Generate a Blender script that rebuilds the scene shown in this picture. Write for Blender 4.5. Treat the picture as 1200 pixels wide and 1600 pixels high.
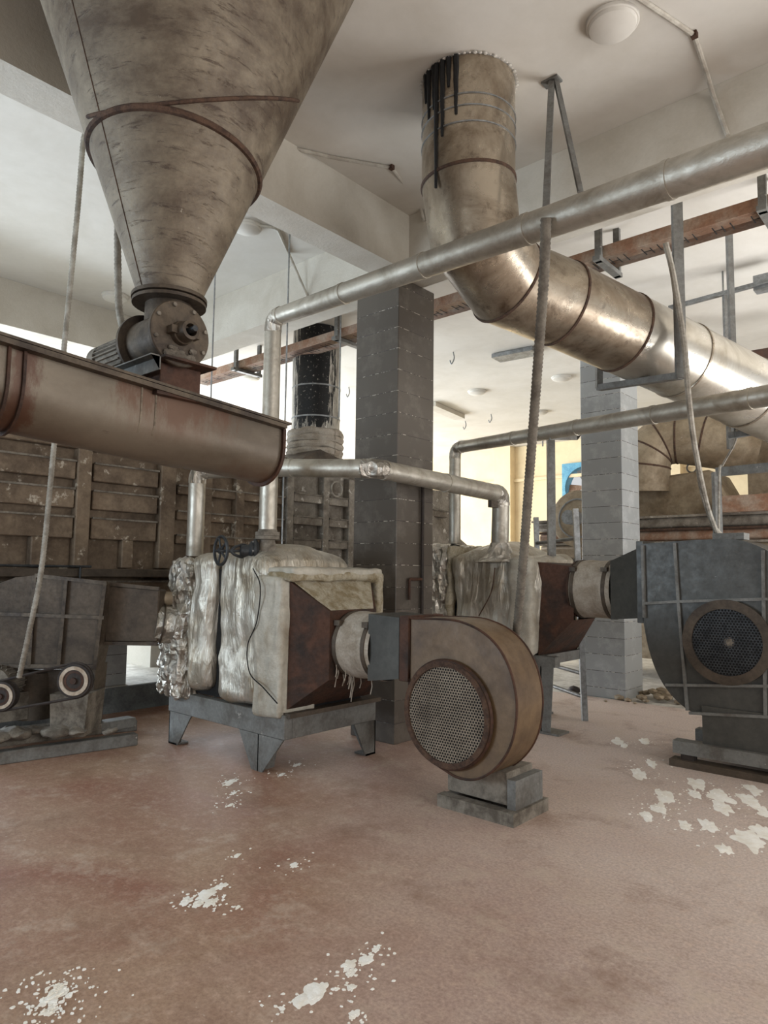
import bpy, bmesh, math, random
from mathutils import Vector, Matrix, noise
for o in list(bpy.data.objects): bpy.data.objects.remove(o)
S = bpy.context.scene
COL = S.collection
PI = math.pi
V3 = Vector
# ---------------------------------------------------------------- camera
cam = bpy.data.cameras.new('camera'); cam.sensor_fit = 'HORIZONTAL'; cam.sensor_width = 36; cam.lens = 32.4
cam.clip_start = .05; cam.clip_end = 300
co = bpy.data.objects.new('camera', cam); COL.objects.link(co)
rx, up, bk = [[0.749422, 0.66198, 0.012172], [0.047463, -0.072052, 0.996271], [0.660389, -0.74605, -0.085417]]
co.matrix_world = Matrix(((rx[0], up[0], bk[0], 0), (rx[1], up[1], bk[1], 0), (rx[2], up[2], bk[2], 1.55), (0, 0, 0, 1)))
S.camera = co
S.view_settings.view_transform = 'Standard'; S.view_settings.look = 'None'
S.view_settings.gamma = 1; S.view_settings.use_curve_mapping = False; S.view_settings.exposure = 0.0
# ---------------------------------------------------------------- light: overcast daylight through the open sides of the hall, plus one added fill
w = bpy.data.worlds.new('overcast'); S.world = w; w.use_nodes = True
bg = w.node_tree.nodes['Background']; bg.inputs[0].default_value = (.97, .985, 1, 1); bg.inputs[1].default_value = 0.7
def area(name, loc, target, sx, sy, power, col, spread=PI):
    l = bpy.data.lights.new(name, 'AREA'); l.shape = 'RECTANGLE'; l.size = sx; l.size_y = sy; l.energy = power; l.color = col; l.spread = spread
    o = bpy.data.objects.new(name, l); COL.objects.link(o); o.location = loc
    o.rotation_euler = (V3(target) - V3(loc)).to_track_quat('-Z', 'Y').to_euler(); return o
area('daylight_left_bay', (-15, 2.5, 1.8), (-8, 3, 1.6), 10, 3.0, 1700, (.76, .89, 1))
area('daylight_far_left', (-17, 11, 1.6), (-8, 11, 4.2), 10, 3.0, 1700, (.96, .98, 1))
area('daylight_far_right', (3.2, 9.5, .9), (-.6, 8.6, 4.9), 6, 2.4, 430, (.98, .99, 1), 1.9)
area('fill_left_ceiling', (-6.6, -3.2, 1.9), (-6.3, 3, 4.6), 3.6, 2.2, 300, (.70, .86, 1))  # added fill to brighten the left ceiling bay; no known door there
area('daylight_right_opening', (5.5, 2.0, 2.8), (-1, 2.5, 0.0), 5, 3, 270, (1, .97, .93))

# ---------------------------------------------------------------- materials
def lin(c): return tuple(((v/255)/12.92 if v/255 <= .04045 else ((v/255+.055)/1.055)**2.4) for v in c) + (1,)
class NT:
    def __init__(s, name):
        s.m = bpy.data.materials.new(name); s.m.use_nodes = True; s.t = s.m.node_tree; s.b = s.t.nodes['Principled BSDF']
        s.tc = s.t.nodes.new('ShaderNodeTexCoord').outputs['Object']
    def n(s, ty, **k):
        nd = s.t.nodes.new(ty)
        for a, v in k.items(): setattr(nd, a, v)
        return nd
    def L(s, a, b): s.t.links.new(a, b)
    def map(s, sc=(1,1,1), loc=(0,0,0)):
        m = s.n('ShaderNodeMapping'); m.inputs['Scale'].default_value = sc; m.inputs['Location'].default_value = loc; s.L(s.tc, m.inputs[0]); return m.outputs[0]
    def noise(s, scale, detail=6, rough=.6, sc=(1,1,1), loc=(0,0,0), dist=0):
        n = s.n('ShaderNodeTexNoise'); n.inputs['Scale'].default_value = scale; n.inputs['Detail'].default_value = detail
        n.inputs['Roughness'].default_value = rough; n.inputs['Distortion'].default_value = dist
        s.L(s.map(sc, loc), n.inputs['Vector']); return n.outputs['Fac']
    def ramp(s, f, a, b, ca=(0,0,0,1), cb=(1,1,1,1)):
        r = s.n('ShaderNodeValToRGB'); e = r.color_ramp.elements
        e[0].position = a; e[1].position = b; e[0].color = ca; e[1].color = cb; s.L(f, r.inputs[0]); return r.outputs[0]
    def mix(s, f, a, b, mode='MIX'):
        m = s.n('ShaderNodeMix', data_type='RGBA', blend_type=mode)
        for i, v in ((0, f), (6, a), (7, b)):
            if hasattr(v, 'links') or hasattr(v, 'is_output'): s.L(v, m.inputs[i])
            else: m.inputs[i].default_value = v
        return m.outputs[2]
    def math(s, op, a, b=0.0, c=0.0):
        m = s.n('ShaderNodeMath', operation=op)
        for i, v in ((0, a), (1, b), (2, c)):
            if hasattr(v, 'is_output'): s.L(v, m.inputs[i])
            else: m.inputs[i].default_value = v
        return m.outputs[0]
    def bump(s, h, st=.3, d=.01):
        b = s.n('ShaderNodeBump'); b.inputs['Strength'].default_value = st; b.inputs['Distance'].default_value = d
        s.L(h, b.inputs['Height']); s.L(b.outputs[0], s.b.inputs['Normal'])
    def done(s, col, rough=.6, metal=0):
        if hasattr(col, 'is_output'): s.L(col, s.b.inputs['Base Color'])
        else: s.b.inputs['Base Color'].default_value = col
        if hasattr(rough, 'is_output'): s.L(rough, s.b.inputs['Roughness'])
        else: s.b.inputs['Roughness'].default_value = rough
        s.b.inputs['Metallic'].default_value = metal
        return s.m
def grime(name, base, dirt, sc=3, rough=.6, metal=0, lo=.42, hi=.62, stretch=(1,1,1), fine=30, bst=.25, bd=.006, spot=None, spot_t=.66, spot_sc=9, dk=.35):
    """painted or bare sheet with patches of dirt, fine mottling and optional spots of a third colour"""
    q = NT(name)
    c = q.mix(q.ramp(q.noise(sc, 8, .65, stretch, dist=.4), lo, hi), lin(base), lin(dirt))
    f = q.noise(fine, 5, .7, stretch, (3, 1, 2))
    c = q.mix(q.ramp(f, .3, .75), c, q.mix(dk, c, (0, 0, 0, 1)))
    if spot: c = q.mix(q.ramp(q.noise(spot_sc, 7, .7, loc=(7, 3, 5)), spot_t, spot_t+.05), c, lin(spot))
    q.bump(f, bst, bd)
    return q.done(c, q.ramp(f, .2, .8, (rough-.1,)*3+(1,), (min(1, rough+.15),)*3+(1,)), metal)
M = {}
M['ceil'] = grime('plaster_ceiling', (204, 199, 190), (192, 186, 175), 1.2, .9, 0, .4, .7, fine=12, bst=.04, dk=.03)
M['beam'] = grime('plaster_beam', (196, 190, 178), (180, 172, 158), 2, .9, 0, .4, .7, fine=40, bst=.6, dk=.06)
M['wall'] = grime('cream_plaster', (236, 216, 178), (226, 204, 166), 1, .9, 0, fine=10, bst=.1, dk=.06)
def hopper_mat():
    q = NT('dusty_hopper_steel')
    c = q.mix(q.ramp(q.noise(2.0, 9, .7, (1, 1, 1.6), dist=.25), .4, .62), lin((134, 122, 104)), lin((84, 70, 56)))
    scr = q.ramp(q.noise(15, 7, .8, (.4, .4, 2.4), (3, 2, 1), .5), .56, .64)
    c = q.mix(q.math('MULTIPLY', scr, .8), c, lin((66, 50, 40)))
    c = q.mix(q.ramp(q.noise(11, 8, .8, (1, 1, .5), (9, 9, 1)), .66, .7), c, lin((182, 174, 158)))
    f = q.noise(40, 5, .7); c = q.mix(q.ramp(f, .35, .7), q.mix(.2, c, (0, 0, 0, 1)), c)
    q.bump(q.math('ADD', f, scr), .3, .006)
    return q.done(c, q.ramp(f, .2, .8, (.42,)*3+(1,), (.7,)*3+(1,)), .3)
M['hopper'] = hopper_mat()
M['trough0'] = grime('trough_steel', (124, 113, 99), (92, 77, 62), 1.8, .5, .35, .5, .66, (1, .6, 1), 30, .15, .005, spot=(92, 62, 44), spot_t=.62, spot_sc=3)
M['seam'] = grime('rusty_weld', (90, 66, 50), (60, 42, 32), 20, .9, 0, fine=80, bst=.8)
M['valve'] = grime('oily_brown_steel', (92, 80, 66), (60, 50, 42), 6, .5, .4, fine=40)
M['rust'] = grime('rusty_red_steel', (78, 48, 31), (44, 31, 23), 4, .7, .1, fine=30, bst=.4)
M['rustlight'] = grime('rusted_channel', (150, 112, 88), (172, 152, 134), 4, .75, .1, fine=30)
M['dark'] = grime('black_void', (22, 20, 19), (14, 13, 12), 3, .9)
M['brownpanel'] = grime('brown_dryer_panel', (132, 114, 94), (92, 76, 60), 3, .7, .1, .4, .65, fine=24, bst=.5, spot=(176, 166, 150), spot_t=.60, spot_sc=6)
M['greypanel'] = grime('dusty_dryer_panel', (150, 142, 130), (112, 102, 90), 4, .8, .05, fine=30, bst=.5, spot=(190, 184, 174), spot_t=.6)
M['fanbrown'] = grime('oily_brown_paint', (112, 89, 62), (84, 64, 44), 2.6, .5, .0, .42, .66, fine=12, bst=.12)
M['fangrey'] = grime('slate_grey_paint', (80, 79, 74), (64, 63, 59), 2.2, .42, .2, .4, .7, fine=18, bst=.12, spot=(140, 142, 140), spot_t=.68)
M['gunmetal'] = grime('grey_frame_paint', (122, 122, 118), (98, 94, 88), 5, .55, .1, fine=40, spot=(170, 166, 158), spot_t=.66)
M['darkfan'] = grime('dark_dusty_steel', (90, 78, 65), (62, 52, 42), 3, .6, .2, .4, .65, fine=26)
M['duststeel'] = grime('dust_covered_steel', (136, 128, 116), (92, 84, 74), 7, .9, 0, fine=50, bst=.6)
M['canvas'] = grime('grey_canvas', (178, 168, 154), (150, 138, 122), 6, .95, 0, fine=60, bst=.35, bd=.004)
M['blanket'] = grime('grubby_glass_cloth', (188, 182, 168), (156, 144, 124), 3.2, .55, .1, .46, .7, fine=9, bst=.6, bd=.02)
M['wool'] = grime('mineral_wool', (200, 190, 168), (156, 140, 108), 9, 1, 0, fine=60, bst=1, bd=.02)
M['pale'] = grime('plaster_white', (252, 250, 244), (240, 234, 222), 9, .95, 0, fine=40, bst=.4, dk=.06)
M['slab'] = grime('pale_concrete', (214, 210, 202), (178, 172, 162), 2.5, .9, 0, fine=14, bst=.4)
M['kerb'] = grime('grey_kerb', (116, 120, 120), (92, 96, 96), 5, .8, fine=40, bst=.4)
M['conduit'] = grime('painted_conduit', (186, 180, 168), (160, 152, 140), 9, .8, fine=40, dk=.1)
M['hose'] = grime('grey_conduit', (168, 162, 150), (128, 120, 108), 9, .8, fine=60)
M['hosedark'] = grime('dusty_flex_hose', (120, 112, 100), (92, 84, 74), 9, .85, fine=60)
M['grill'] = grime('tan_mesh', (150, 136, 118), (112, 98, 82), 3, .6, .2, fine=20)
M['iron'] = grime('cast_iron', (74, 76, 78), (50, 52, 54), 12, .45, .6, fine=50)
M['blue'] = grime('blue_paint', (120, 184, 208), (90, 156, 190), 4, .6)
M['galv'] = grime('galvanised', (158, 160, 160), (128, 128, 126), 8, .5, .5, fine=30)
M['rubber'] = grime('black_rubber', (52, 42, 36), (34, 28, 25), 9, .7)
M['creamrim'] = grime('cream_pulley_rim', (190, 176, 158), (160, 140, 118), 12, .6)
M['tanpaint'] = grime('tan_duct_paint', (168, 152, 128), (136, 118, 94), 2.5, .6, .2, fine=14, spot=(206, 200, 188), spot_t=.67)
def trough_mat():
    q = NT('trough_steel')
    c = q.mix(q.ramp(q.noise(1.8, 8, .65, (1, .6, 1)), .45, .66), lin((114, 104, 90)), lin((88, 77, 64)))
    sx = q.n('ShaderNodeSeparateXYZ'); q.L(q.tc, sx.inputs[0])
    def blot(yc, w_):
        d = q.math('ABSOLUTE', q.math('DIVIDE', q.math('SUBTRACT', sx.outputs[1], yc), w_))
        return q.math('ADD', q.math('SUBTRACT', 1.0, d), q.math('MULTIPLY', q.math('SUBTRACT', q.noise(5, 8, .75, (1, 1, .4), (yc, 0, 0)), .5), 3.2))
    z = q.math('MULTIPLY', q.math('SUBTRACT', sx.outputs[2], .10), 5.0)
    b1 = q.ramp(q.math('MULTIPLY', blot(.36, .34), z), .0, .4); b2 = q.ramp(blot(-.36, .10), .2, .6)
    c = q.mix(q.math('MULTIPLY', b1, .8), c, lin((88, 58, 40))); c = q.mix(q.math('MULTIPLY', b2, .85), c, lin((78, 48, 33)))
    c = q.mix(q.ramp(q.noise(14, 6, .7, (1, .3, 1.6)), .66, .7), c, lin((62, 50, 42)))
    q.bump(q.noise(30, 5, .7), .15, .005)
    return q.done(c, .46, .35)
M['trough'] = trough_mat()
def jacket(name, base, dirt, rough, sc=5, bst=.25, st=False):
    q = NT(name)
    n1 = q.noise(sc, 7, .65, dist=.6); n2 = q.noise(sc*5, 4, .6)
    c = q.mix(q.ramp(n1, .4, .68), lin(base), lin(dirt))
    if st: c = q.mix(q.math('MULTIPLY', q.ramp(q.noise(7, 8, .75, dist=.3), .54, .66), .55), c, lin((70, 54, 42)))
    q.bump(q.math('ADD', n2, n1), bst, .012)
    return q.done(c, q.ramp(n1, .3, .7, (rough,)*3+(1,), (rough+.22,)*3+(1,)), .75)
M['jacket'] = jacket('aluminium_jacket', (188, 182, 170), (150, 142, 128), .36, 4, .3)
M['duct'] = jacket('stained_sheet_duct', (176, 164, 146), (104, 86, 67), .2, 2.6, .1, True)
M['ductclean'] = jacket('bright_sheet_duct', (204, 199, 188), (156, 146, 130), .2, 2.2, .1, False)
def foil_mat():
    q = NT('crumpled_foil')
    v = q.n('ShaderNodeTexVoronoi', feature='F1'); v.inputs['Scale'].default_value = 9
    q.L(q.map((1.6, 1.6, .8)), v.inputs['Vector'])
    n = q.noise(6, 6, .6, (1.5, 1.5, .6), dist=1.4)
    q.bump(q.math('ADD', n, v.outputs['Distance']), 1, .05)
    return q.done(q.mix(q.ramp(q.noise(4), .4, .7), lin((200, 194, 184)), lin((142, 132, 116))), .3, .8)
M['foil'] = foil_mat()
def cloth_mat():
    q = NT('smooth_glass_cloth')
    n = q.noise(3.0, 6, .6, (3, 3, .45), dist=1.2)
    q.bump(q.math('ADD', n, q.math('MULTIPLY', q.noise(12, 5, .6, (2, 2, .6), dist=.6), .4)), .65, .04)
    return q.done(q.mix(q.ramp(q.noise(3.4, 7, .65), .42, .68), lin((190, 184, 172)), lin((154, 140, 118))), .33, .6)
M['cloth'] = cloth_mat()
def tile_mat(name, base, alt, phase, pitch=.204):
    q = NT(name)
    sx = q.n('ShaderNodeSeparateXYZ'); q.L(q.tc, sx.inputs[0])
    z = q.math('DIVIDE', q.math('SUBTRACT', sx.outputs[2], phase), pitch)
    fr = q.math('FRACT', z); row = q.math('FLOOR', z)
    g = q.math('LESS_THAN', fr, .028)
    wn = q.n('ShaderNodeTexWhiteNoise', noise_dimensions='1D'); q.L(row, wn.inputs['W'])
    c = q.mix(wn.outputs['Value'], lin(base), lin(alt))
    c = q.mix(q.ramp(q.noise(5, 7, .7), .5, .8), c, lin([min(255, k+26) for k in base]))
    pale = q.ramp(q.noise(16, 4, .7), .52, .58)
    c = q.mix(g, c, q.mix(pale, lin((60, 54, 50)), lin((186, 180, 168))))
    sp = q.ramp(q.noise(7, 8, .75, (1, 1, .35)), .72, .76)
    c = q.mix(sp, c, lin((180, 176, 168)))
    q.bump(q.math('MULTIPLY', g, -1), .5, .004)
    return q.done(c, .38, 0)
M['tile'] = tile_mat('tile_in_shade', (88, 81, 73), (78, 71, 64), 3.85)  # pillar in the dim part: its shade is put into the tile colour
M['tilelit'] = tile_mat('tile_in_light', (156, 158, 157), (144, 146, 145), .12, .208)  # same tile, with the stronger light further back put into its colour
def floor_mat():
    q = NT('worn_terracotta_screed')
    big = q.noise(.75, 9, .68, dist=.8)
    c = q.mix(q.ramp(big, .36, .64), lin((158, 112, 91)), lin((184, 154, 129)))
    sx = q.n('ShaderNodeSeparateXYZ'); q.L(q.tc, sx.inputs[0])
    # lighter towards the right: light from that side put into colour, with chalky dust
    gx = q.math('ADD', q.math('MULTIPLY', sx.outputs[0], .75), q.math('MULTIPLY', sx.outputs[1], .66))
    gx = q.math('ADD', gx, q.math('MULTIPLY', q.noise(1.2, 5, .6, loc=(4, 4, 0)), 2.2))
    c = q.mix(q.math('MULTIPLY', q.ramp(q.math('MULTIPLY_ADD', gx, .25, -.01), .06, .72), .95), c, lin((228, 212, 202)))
    fine = q.noise(60, 6, .75)
    c = q.mix(q.ramp(fine, .3, .7), q.mix(.55, c, lin((80, 50, 38))), c)
    c = q.mix(q.ramp(q.noise(17, 7, .8, loc=(5, 5, 0)), .5, .72), c, q.mix(.5, c, lin((214, 186, 166))))
    sp = q.ramp(q.noise(38, 3, .6, loc=(9, 2, 0)), .69, .73)
    reg = q.ramp(q.noise(1.6, 4, .6, loc=(1, 8, 0)), .45, .62)
    c = q.mix(q.math('MULTIPLY', sp, reg), c, lin((216, 200, 184)))
    smear = q.math('MULTIPLY', q.ramp(q.noise(2.6, 10, .8, loc=(2, 5, 0)), .53, .68), .7)
    c = q.mix(smear, c, lin((196, 178, 160)))
    dk = q.math('MULTIPLY', q.ramp(q.noise(1.9, 8, .72, loc=(12, 5, 0)), .52, .70), .6)
    c = q.mix(dk, c, lin((124, 92, 72)))
    q.bump(fine, .25, .004)
    return q.done(c, q.ramp(big, .3, .7, (.55,)*3+(1,), (.8,)*3+(1,)), 0)
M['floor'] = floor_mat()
def streak_mat():
    q = NT('soot_streaked_duct')
    st = q.ramp(q.noise(2.2, 6, .6, (4, 4, .2), dist=.3), .34, .46)
    sx = q.n('ShaderNodeSeparateXYZ'); q.L(q.tc, sx.inputs[0])
    # tar ran down one side of the duct only
    side = q.math('ABSOLUTE', q.math('ADD', q.math('MULTIPLY', sx.outputs[0], .75), q.math('MULTIPLY', sx.outputs[1], .66)))
    lim = q.math('ADD', q.math('MULTIPLY', q.noise(4, 5, .7, (3, 3, .25)), .5), .0)
    st = q.math('MULTIPLY', q.math('LESS_THAN', side, lim), q.math('GREATER_THAN', sx.outputs[2], q.math('MULTIPLY', q.noise(9, 4, .7, (2, 2, .3), (3, 3, 3)), 1.0)))
    c = q.mix(st, q.mix(q.ramp(q.noise(9, 6, .7, (3, 3, .3)), .4, .6), lin((186, 180, 168)), lin((92, 86, 78))), lin((16, 15, 15)))
    c = q.mix(q.ramp(q.noise(30, 4, .7), .62, .66), c, lin((150, 144, 134)))
    return q.done(c, .5, .3)
M['streak'] = streak_mat()

# ---------------------------------------------------------------- mesh helpers
TM = {}
class MB:
    def __init__(s): s.bm = bmesh.new()
    def face(s, pts):
        vs = [s.bm.verts.new(p) for p in pts]
        try: s.bm.faces.new(vs)
        except ValueError: pass
        return s
    def box(s, x0, x1, y0, y1, z0, z1):
        return s.prism([(x0, y0, z0), (x1, y0, z0), (x1, y1, z0), (x0, y1, z0)], (0, 0, z1-z0))
    def prism(s, pts, vec):
        vec = V3(vec); a = [s.bm.verts.new(p) for p in pts]; b = [s.bm.verts.new(V3(p)+vec) for p in pts]; n = len(a)
        s.bm.faces.new(a[::-1]); s.bm.faces.new(b)
        for i in range(n): s.bm.faces.new((a[i], a[(i+1) % n], b[(i+1) % n], b[i]))
        return s
    def bar(s, p0, p1, wd, ht, upv=(0, 0, 1)):
        p0, p1 = V3(p0), V3(p1); d = (p1-p0).normalized(); u = V3(upv)
        if abs(d.dot(u)) > .98: u = V3((.66, -.75, 0))
        sd = d.cross(u).normalized(); u = sd.cross(d).normalized()
        return s.prism([p0+sd*a*wd/2+u*b*ht/2 for a, b in ((-1, -1), (1, -1), (1, 1), (-1, 1))], p1-p0)
    def angle(s, p0, p1, wd, ht, t=.006, upv=(0, 0, 1), flip=1):
        """an L-section bar"""
        p0, p1 = V3(p0), V3(p1); d = (p1-p0).normalized(); u = V3(upv)
        sd = d.cross(u).normalized()*flip; u = sd.cross(d).normalized()*flip
        pr = [(0, 0), (wd, 0), (wd, t), (t, t), (t, ht), (0, ht)]
        return s.prism([p0+sd*a+u*b for a, b in pr], p1-p0)
    def loft(s, rings, caps=True, closed=True):
        R = [[s.bm.verts.new(p) for p in r] for r in rings]; n = len(R[0])
        for A, B in zip(R, R[1:]):
            for i in range(n if closed else n-1): s.bm.faces.new((A[i], A[(i+1) % n], B[(i+1) % n], B[i]))
        if caps and closed: s.bm.faces.new(R[0][::-1]); s.bm.faces.new(R[-1])
        return s
    def circ(s, c, d, r, n, ref=None):
        d = V3(d).normalized(); u = V3(ref) if ref else (V3((0, 0, 1)) if abs(d.z) < .9 else V3((1, 0, 0)))
        a = d.cross(u).normalized(); b = d.cross(a).normalized()
        return [V3(c)+a*r*math.cos(2*PI*i/n)+b*r*math.sin(2*PI*i/n) for i in range(n)]
    def cyl(s, p0, p1, r0, r1=None, n=32, caps=True):
        r1 = r0 if r1 is None else r1; d = V3(p1)-V3(p0)
        return s.loft([s.circ(p0, d, r0, n), s.circ(p1, d, r1, n)], caps)
    def lathe(s, p0, d, prof, n=40, caps=True):
        d = V3(d).normalized()
        return s.loft([s.circ(V3(p0)+d*h, d, max(r, 1e-4), n) for h, r in prof], caps)
    def tube(s, path, r, n=12, caps=True, rf=None):
        P = [V3(p) for p in path]; rings = []; prev = None
        for i, p in enumerate(P):
            t = (P[min(i+1, len(P)-1)]-P[max(i-1, 0)]).normalized()
            if prev is None:
                u = V3((0, 0, 1)) if abs(t.z) < .9 else V3((1, 0, 0)); a = t.cross(u).normalized()
            else: a = (prev - t*prev.dot(t)).normalized()
            prev = a; b = t.cross(a); k = r if rf is None else rf(i/(len(P)-1))
            rings.append([p+a*k*math.cos(2*PI*j/n)+b*k*math.sin(2*PI*j/n) for j in range(n)])
        return s.loft(rings, caps)
    def ring(s, c, d, r, t, n=40, m=8):
        d = V3(d).normalized(); u = V3((0, 0, 1)) if abs(d.z) < .9 else V3((1, 0, 0)); a = d.cross(u).normalized(); b = d.cross(a)
        R = []
        for i in range(n):
            e = a*math.cos(2*PI*i/n)+b*math.sin(2*PI*i/n)
            R.append([s.bm.verts.new(V3(c)+e*(r+t*math.cos(2*PI*j/m))+d*t*math.sin(2*PI*j/m)) for j in range(m)])
        for i in range(n):
            A, B = R[i], R[(i+1) % n]
            for j in range(m): s.bm.faces.new((A[j], A[(j+1) % m], B[(j+1) % m], B[j]))
        return s
    def band(s, c, d, r0, r1, t, n=40):
        """flat annular flange"""
        d = V3(d).normalized(); rs = [s.circ(V3(c)+d*h, d, r, n) for h, r in ((0, r0), (0, r1), (t, r1), (t, r0))]
        R = [[s.bm.verts.new(p) for p in r] for r in rs]
        for k in range(4):
            A, B = R[k], R[(k+1) % 4]
            for i in range(n): s.bm.faces.new((A[i], A[(i+1) % n], B[(i+1) % n], B[i]))
        return s
    def sphere(s, c, r, sc=(1, 1, 1), sub=2):
        mt = Matrix.Translation(V3(c)) @ Matrix.Diagonal((r*sc[0], r*sc[1], r*sc[2], 1))
        bmesh.ops.create_icosphere(s.bm, subdivisions=sub, radius=1, matrix=mt); return s
    def lumpy(s, x0, x1, y0, y1, z0, z1, amp=.02, fr=3, seed=0, cuts=16, rnd=.06, fn=None):
        """a soft wrapped box: subdivided, rounded and pushed about by noise"""
        b = bmesh.new(); bmesh.ops.create_cube(b, size=2)
        bmesh.ops.subdivide_edges(b, edges=b.edges[:], cuts=cuts, use_grid_fill=True)
        c = V3(((x0+x1)/2, (y0+y1)/2, (z0+z1)/2)); h = V3(((x1-x0)/2, (y1-y0)/2, (z1-z0)/2))
        mp = {}
        for v in b.verts:
            p = V3((v.co.x*h.x, v.co.y*h.y, v.co.z*h.z))
            q = V3([max(-h[i]+rnd, min(h[i]-rnd, p[i])) for i in range(3)]); dd = p-q
            if dd.length > 1e-6: p = q+dd.normalized()*min(rnd, dd.length*1.0 if sum(abs(k) > 1e-5 for k in dd) < 2 else rnd)
            nrm = (dd.normalized() if dd.length > 1e-6 else V3((0, 0, 1)))
            wpt = c+p
            k = noise.fractal(wpt*fr+V3((seed, seed*2, seed*3)), 1.0, 2.0, 3)
            wpt = wpt+nrm*amp*k
            if fn: wpt = fn(wpt, nrm)
            mp[v] = s.bm.verts.new(wpt)
        for f in b.faces: s.bm.faces.new([mp[v] for v in f.verts])
        b.free(); return s
    def build(s, name, m, parent=None, bevel=0, ang=35, flat=False, local=False):
        bm = s.bm
        bmesh.ops.remove_doubles(bm, verts=bm.verts, dist=1e-5)
        bmesh.ops.recalc_face_normals(bm, faces=bm.faces[:])
        if bevel:
            es = [e for e in bm.edges if len(e.link_faces) == 2 and e.calc_face_angle(0) > math.radians(50)]
            if es: bmesh.ops.bevel(bm, geom=es, offset=bevel, segments=1, affect='EDGES', clamp_overlap=True)
        for f in bm.faces: f.smooth = not flat
        for e in bm.edges:
            if len(e.link_faces) == 2 and e.calc_face_angle(0) > math.radians(ang): e.smooth = False
        if parent is not None and not local:
            bm.transform(TM.get(parent.name, Matrix()))
        me = bpy.data.meshes.new(name); bm.to_mesh(me); bm.free(); me.materials.append(m)
        o = bpy.data.objects.new(name, me); COL.objects.link(o)
        if parent is not None: o.parent = parent; TM[o.name] = TM.get(parent.name, Matrix())
        return o
def thing(name, label, cat, loc=(0, 0, 0), group=None):
    o = bpy.data.objects.new(name, None); COL.objects.link(o); o.location = loc; o.empty_display_size = .1
    o['label'] = label; o['category'] = cat
    if group: o['group'] = group
    TM[o.name] = Matrix.Translation(-V3(loc)); return o
def tag(o, label, cat, group=None, kind=None):
    o['label'] = label; o['category'] = cat
    if group: o['group'] = group
    if kind: o['kind'] = kind
    # put the origin at the middle of the base
    me = o.data; xs = [v.co for v in me.vertices]
    c = V3(((min(v.x for v in xs)+max(v.x for v in xs))/2, (min(v.y for v in xs)+max(v.y for v in xs))/2, min(v.z for v in xs)))
    me.transform(Matrix.Translation(-c)); o.location = c; return o
def struct(o): o['kind'] = 'structure'; return o
def spline(pts, k=8):
    """Catmull-Rom through the points"""
    P = [V3(p) for p in pts]; P = [P[0]*2-P[1]]+P+[P[-1]*2-P[-2]]; out = []
    for i in range(1, len(P)-2):
        for j in range(k):
            t = j/k; a, b, c, d = P[i-1:i+3]
            out.append(.5*((2*b)+(c-a)*t+(2*a-5*b+4*c-d)*t*t+(3*b-a-3*c+d)*t**3))
    return out+[P[-2]]
def roundpath(pts, r, k=6):
    """polyline with filleted corners"""
    P = [V3(p) for p in pts]; out = [P[0]]
    for a, b, c in zip(P, P[1:], P[2:]):
        u, v = (a-b).normalized(), (c-b).normalized(); s0, s1 = b+u*r, b+v*r
        for j in range(k+1):
            t = j/k; out.append(s0*(1-t)**2+b*2*t*(1-t)+s1*t*t)
    return out+[P[-1]]
def bolts(parent, pts, d, r=.009, h=.012, m='valve', name='bolt'):
    for p in pts:
        MB().cyl(V3(p), V3(p)+V3(d).normalized()*h, r, n=6).build(name, M[m], parent)
F = V3((-.6628, .7488, 0)); R = V3((.7488, .6628, 0))          # headings used for things set askew to the grid

# ================================================================ SETTING
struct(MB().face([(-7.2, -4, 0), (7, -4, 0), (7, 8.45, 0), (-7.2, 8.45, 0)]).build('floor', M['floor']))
struct(MB().face([(-30, 8.45, 0), (14, 8.45, 0), (14, 16, 0), (-30, 16, 0)]).build('floor', M['slab']))
kb = MB().box(-30, -7.2, -4, 8.45, -.05, .27).build('floor', M['slab']); struct(kb)
struct(MB().box(-7.2, -7.17, -4, 8.45, 0, .265).build('trim_1', M['kerb']))
struct(MB().box(-22, 7, -4, 16.3, 4.9, 5.05).build('ceiling', M['ceil']))
struct(MB().box(-8.5, 7, 4.83, 5.2, 4.35, 4.899).build('trim_2', M['beam']))
struct(MB().box(-4.3, -4.0, -4, 4.829, 4.35, 4.899).build('trim_3', M['beam']))
struct(MB().box(-8.95, -8.5, -4, 5.2, 4.35, 4.899).build('trim_4', M['beam']))
struct(MB().box(-8.9, -8.3, 4.83, 5.4, .27, 4.349).build('trim_5', M['beam']))
# far cream wall with pilasters, a string course and the opening of the fan
wb = MB()
fx0, fx1, fz0, fz1 = -8.1, -6.9, 3.05, 4.3
wb.box(-22, fx0, 16, 16.3, 0, 4.899); wb.box(fx1, 8, 16, 16.3, 0, 4.899); wb.box(fx0, fx1, 16, 16.3, 0, fz0); wb.box(fx0, fx1, 16, 16.3, fz1, 4.899)
struct(wb.build('wall_back', M['wall']))
for px, wd in ((-9.759, .5), (-5.418, .5), (-15.5, .5)):
    struct(MB().box(px-wd/2, px+wd/2, 15.75, 16, 0, 4.899).build('trim_6', M['wall']))
struct(MB().box(-22, 8, 15.93, 16, 3.95, 4.03).build('trim_7', M['wall']))

# ================================================================ PILLARS
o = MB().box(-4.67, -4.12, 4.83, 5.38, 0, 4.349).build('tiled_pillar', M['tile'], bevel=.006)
tag(o, 'shaded grey tiled square pillar in the middle, under the beam crossing', 'pillar')
o = MB().box(-4.04, -3.49, 8.47, 9.02, 0, 4.899).build('tiled_pillar', M['tilelit'], bevel=.006)
tag(o, 'brighter-lit grey tiled pillar further back between ladder and large grey fan', 'pillar')

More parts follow.
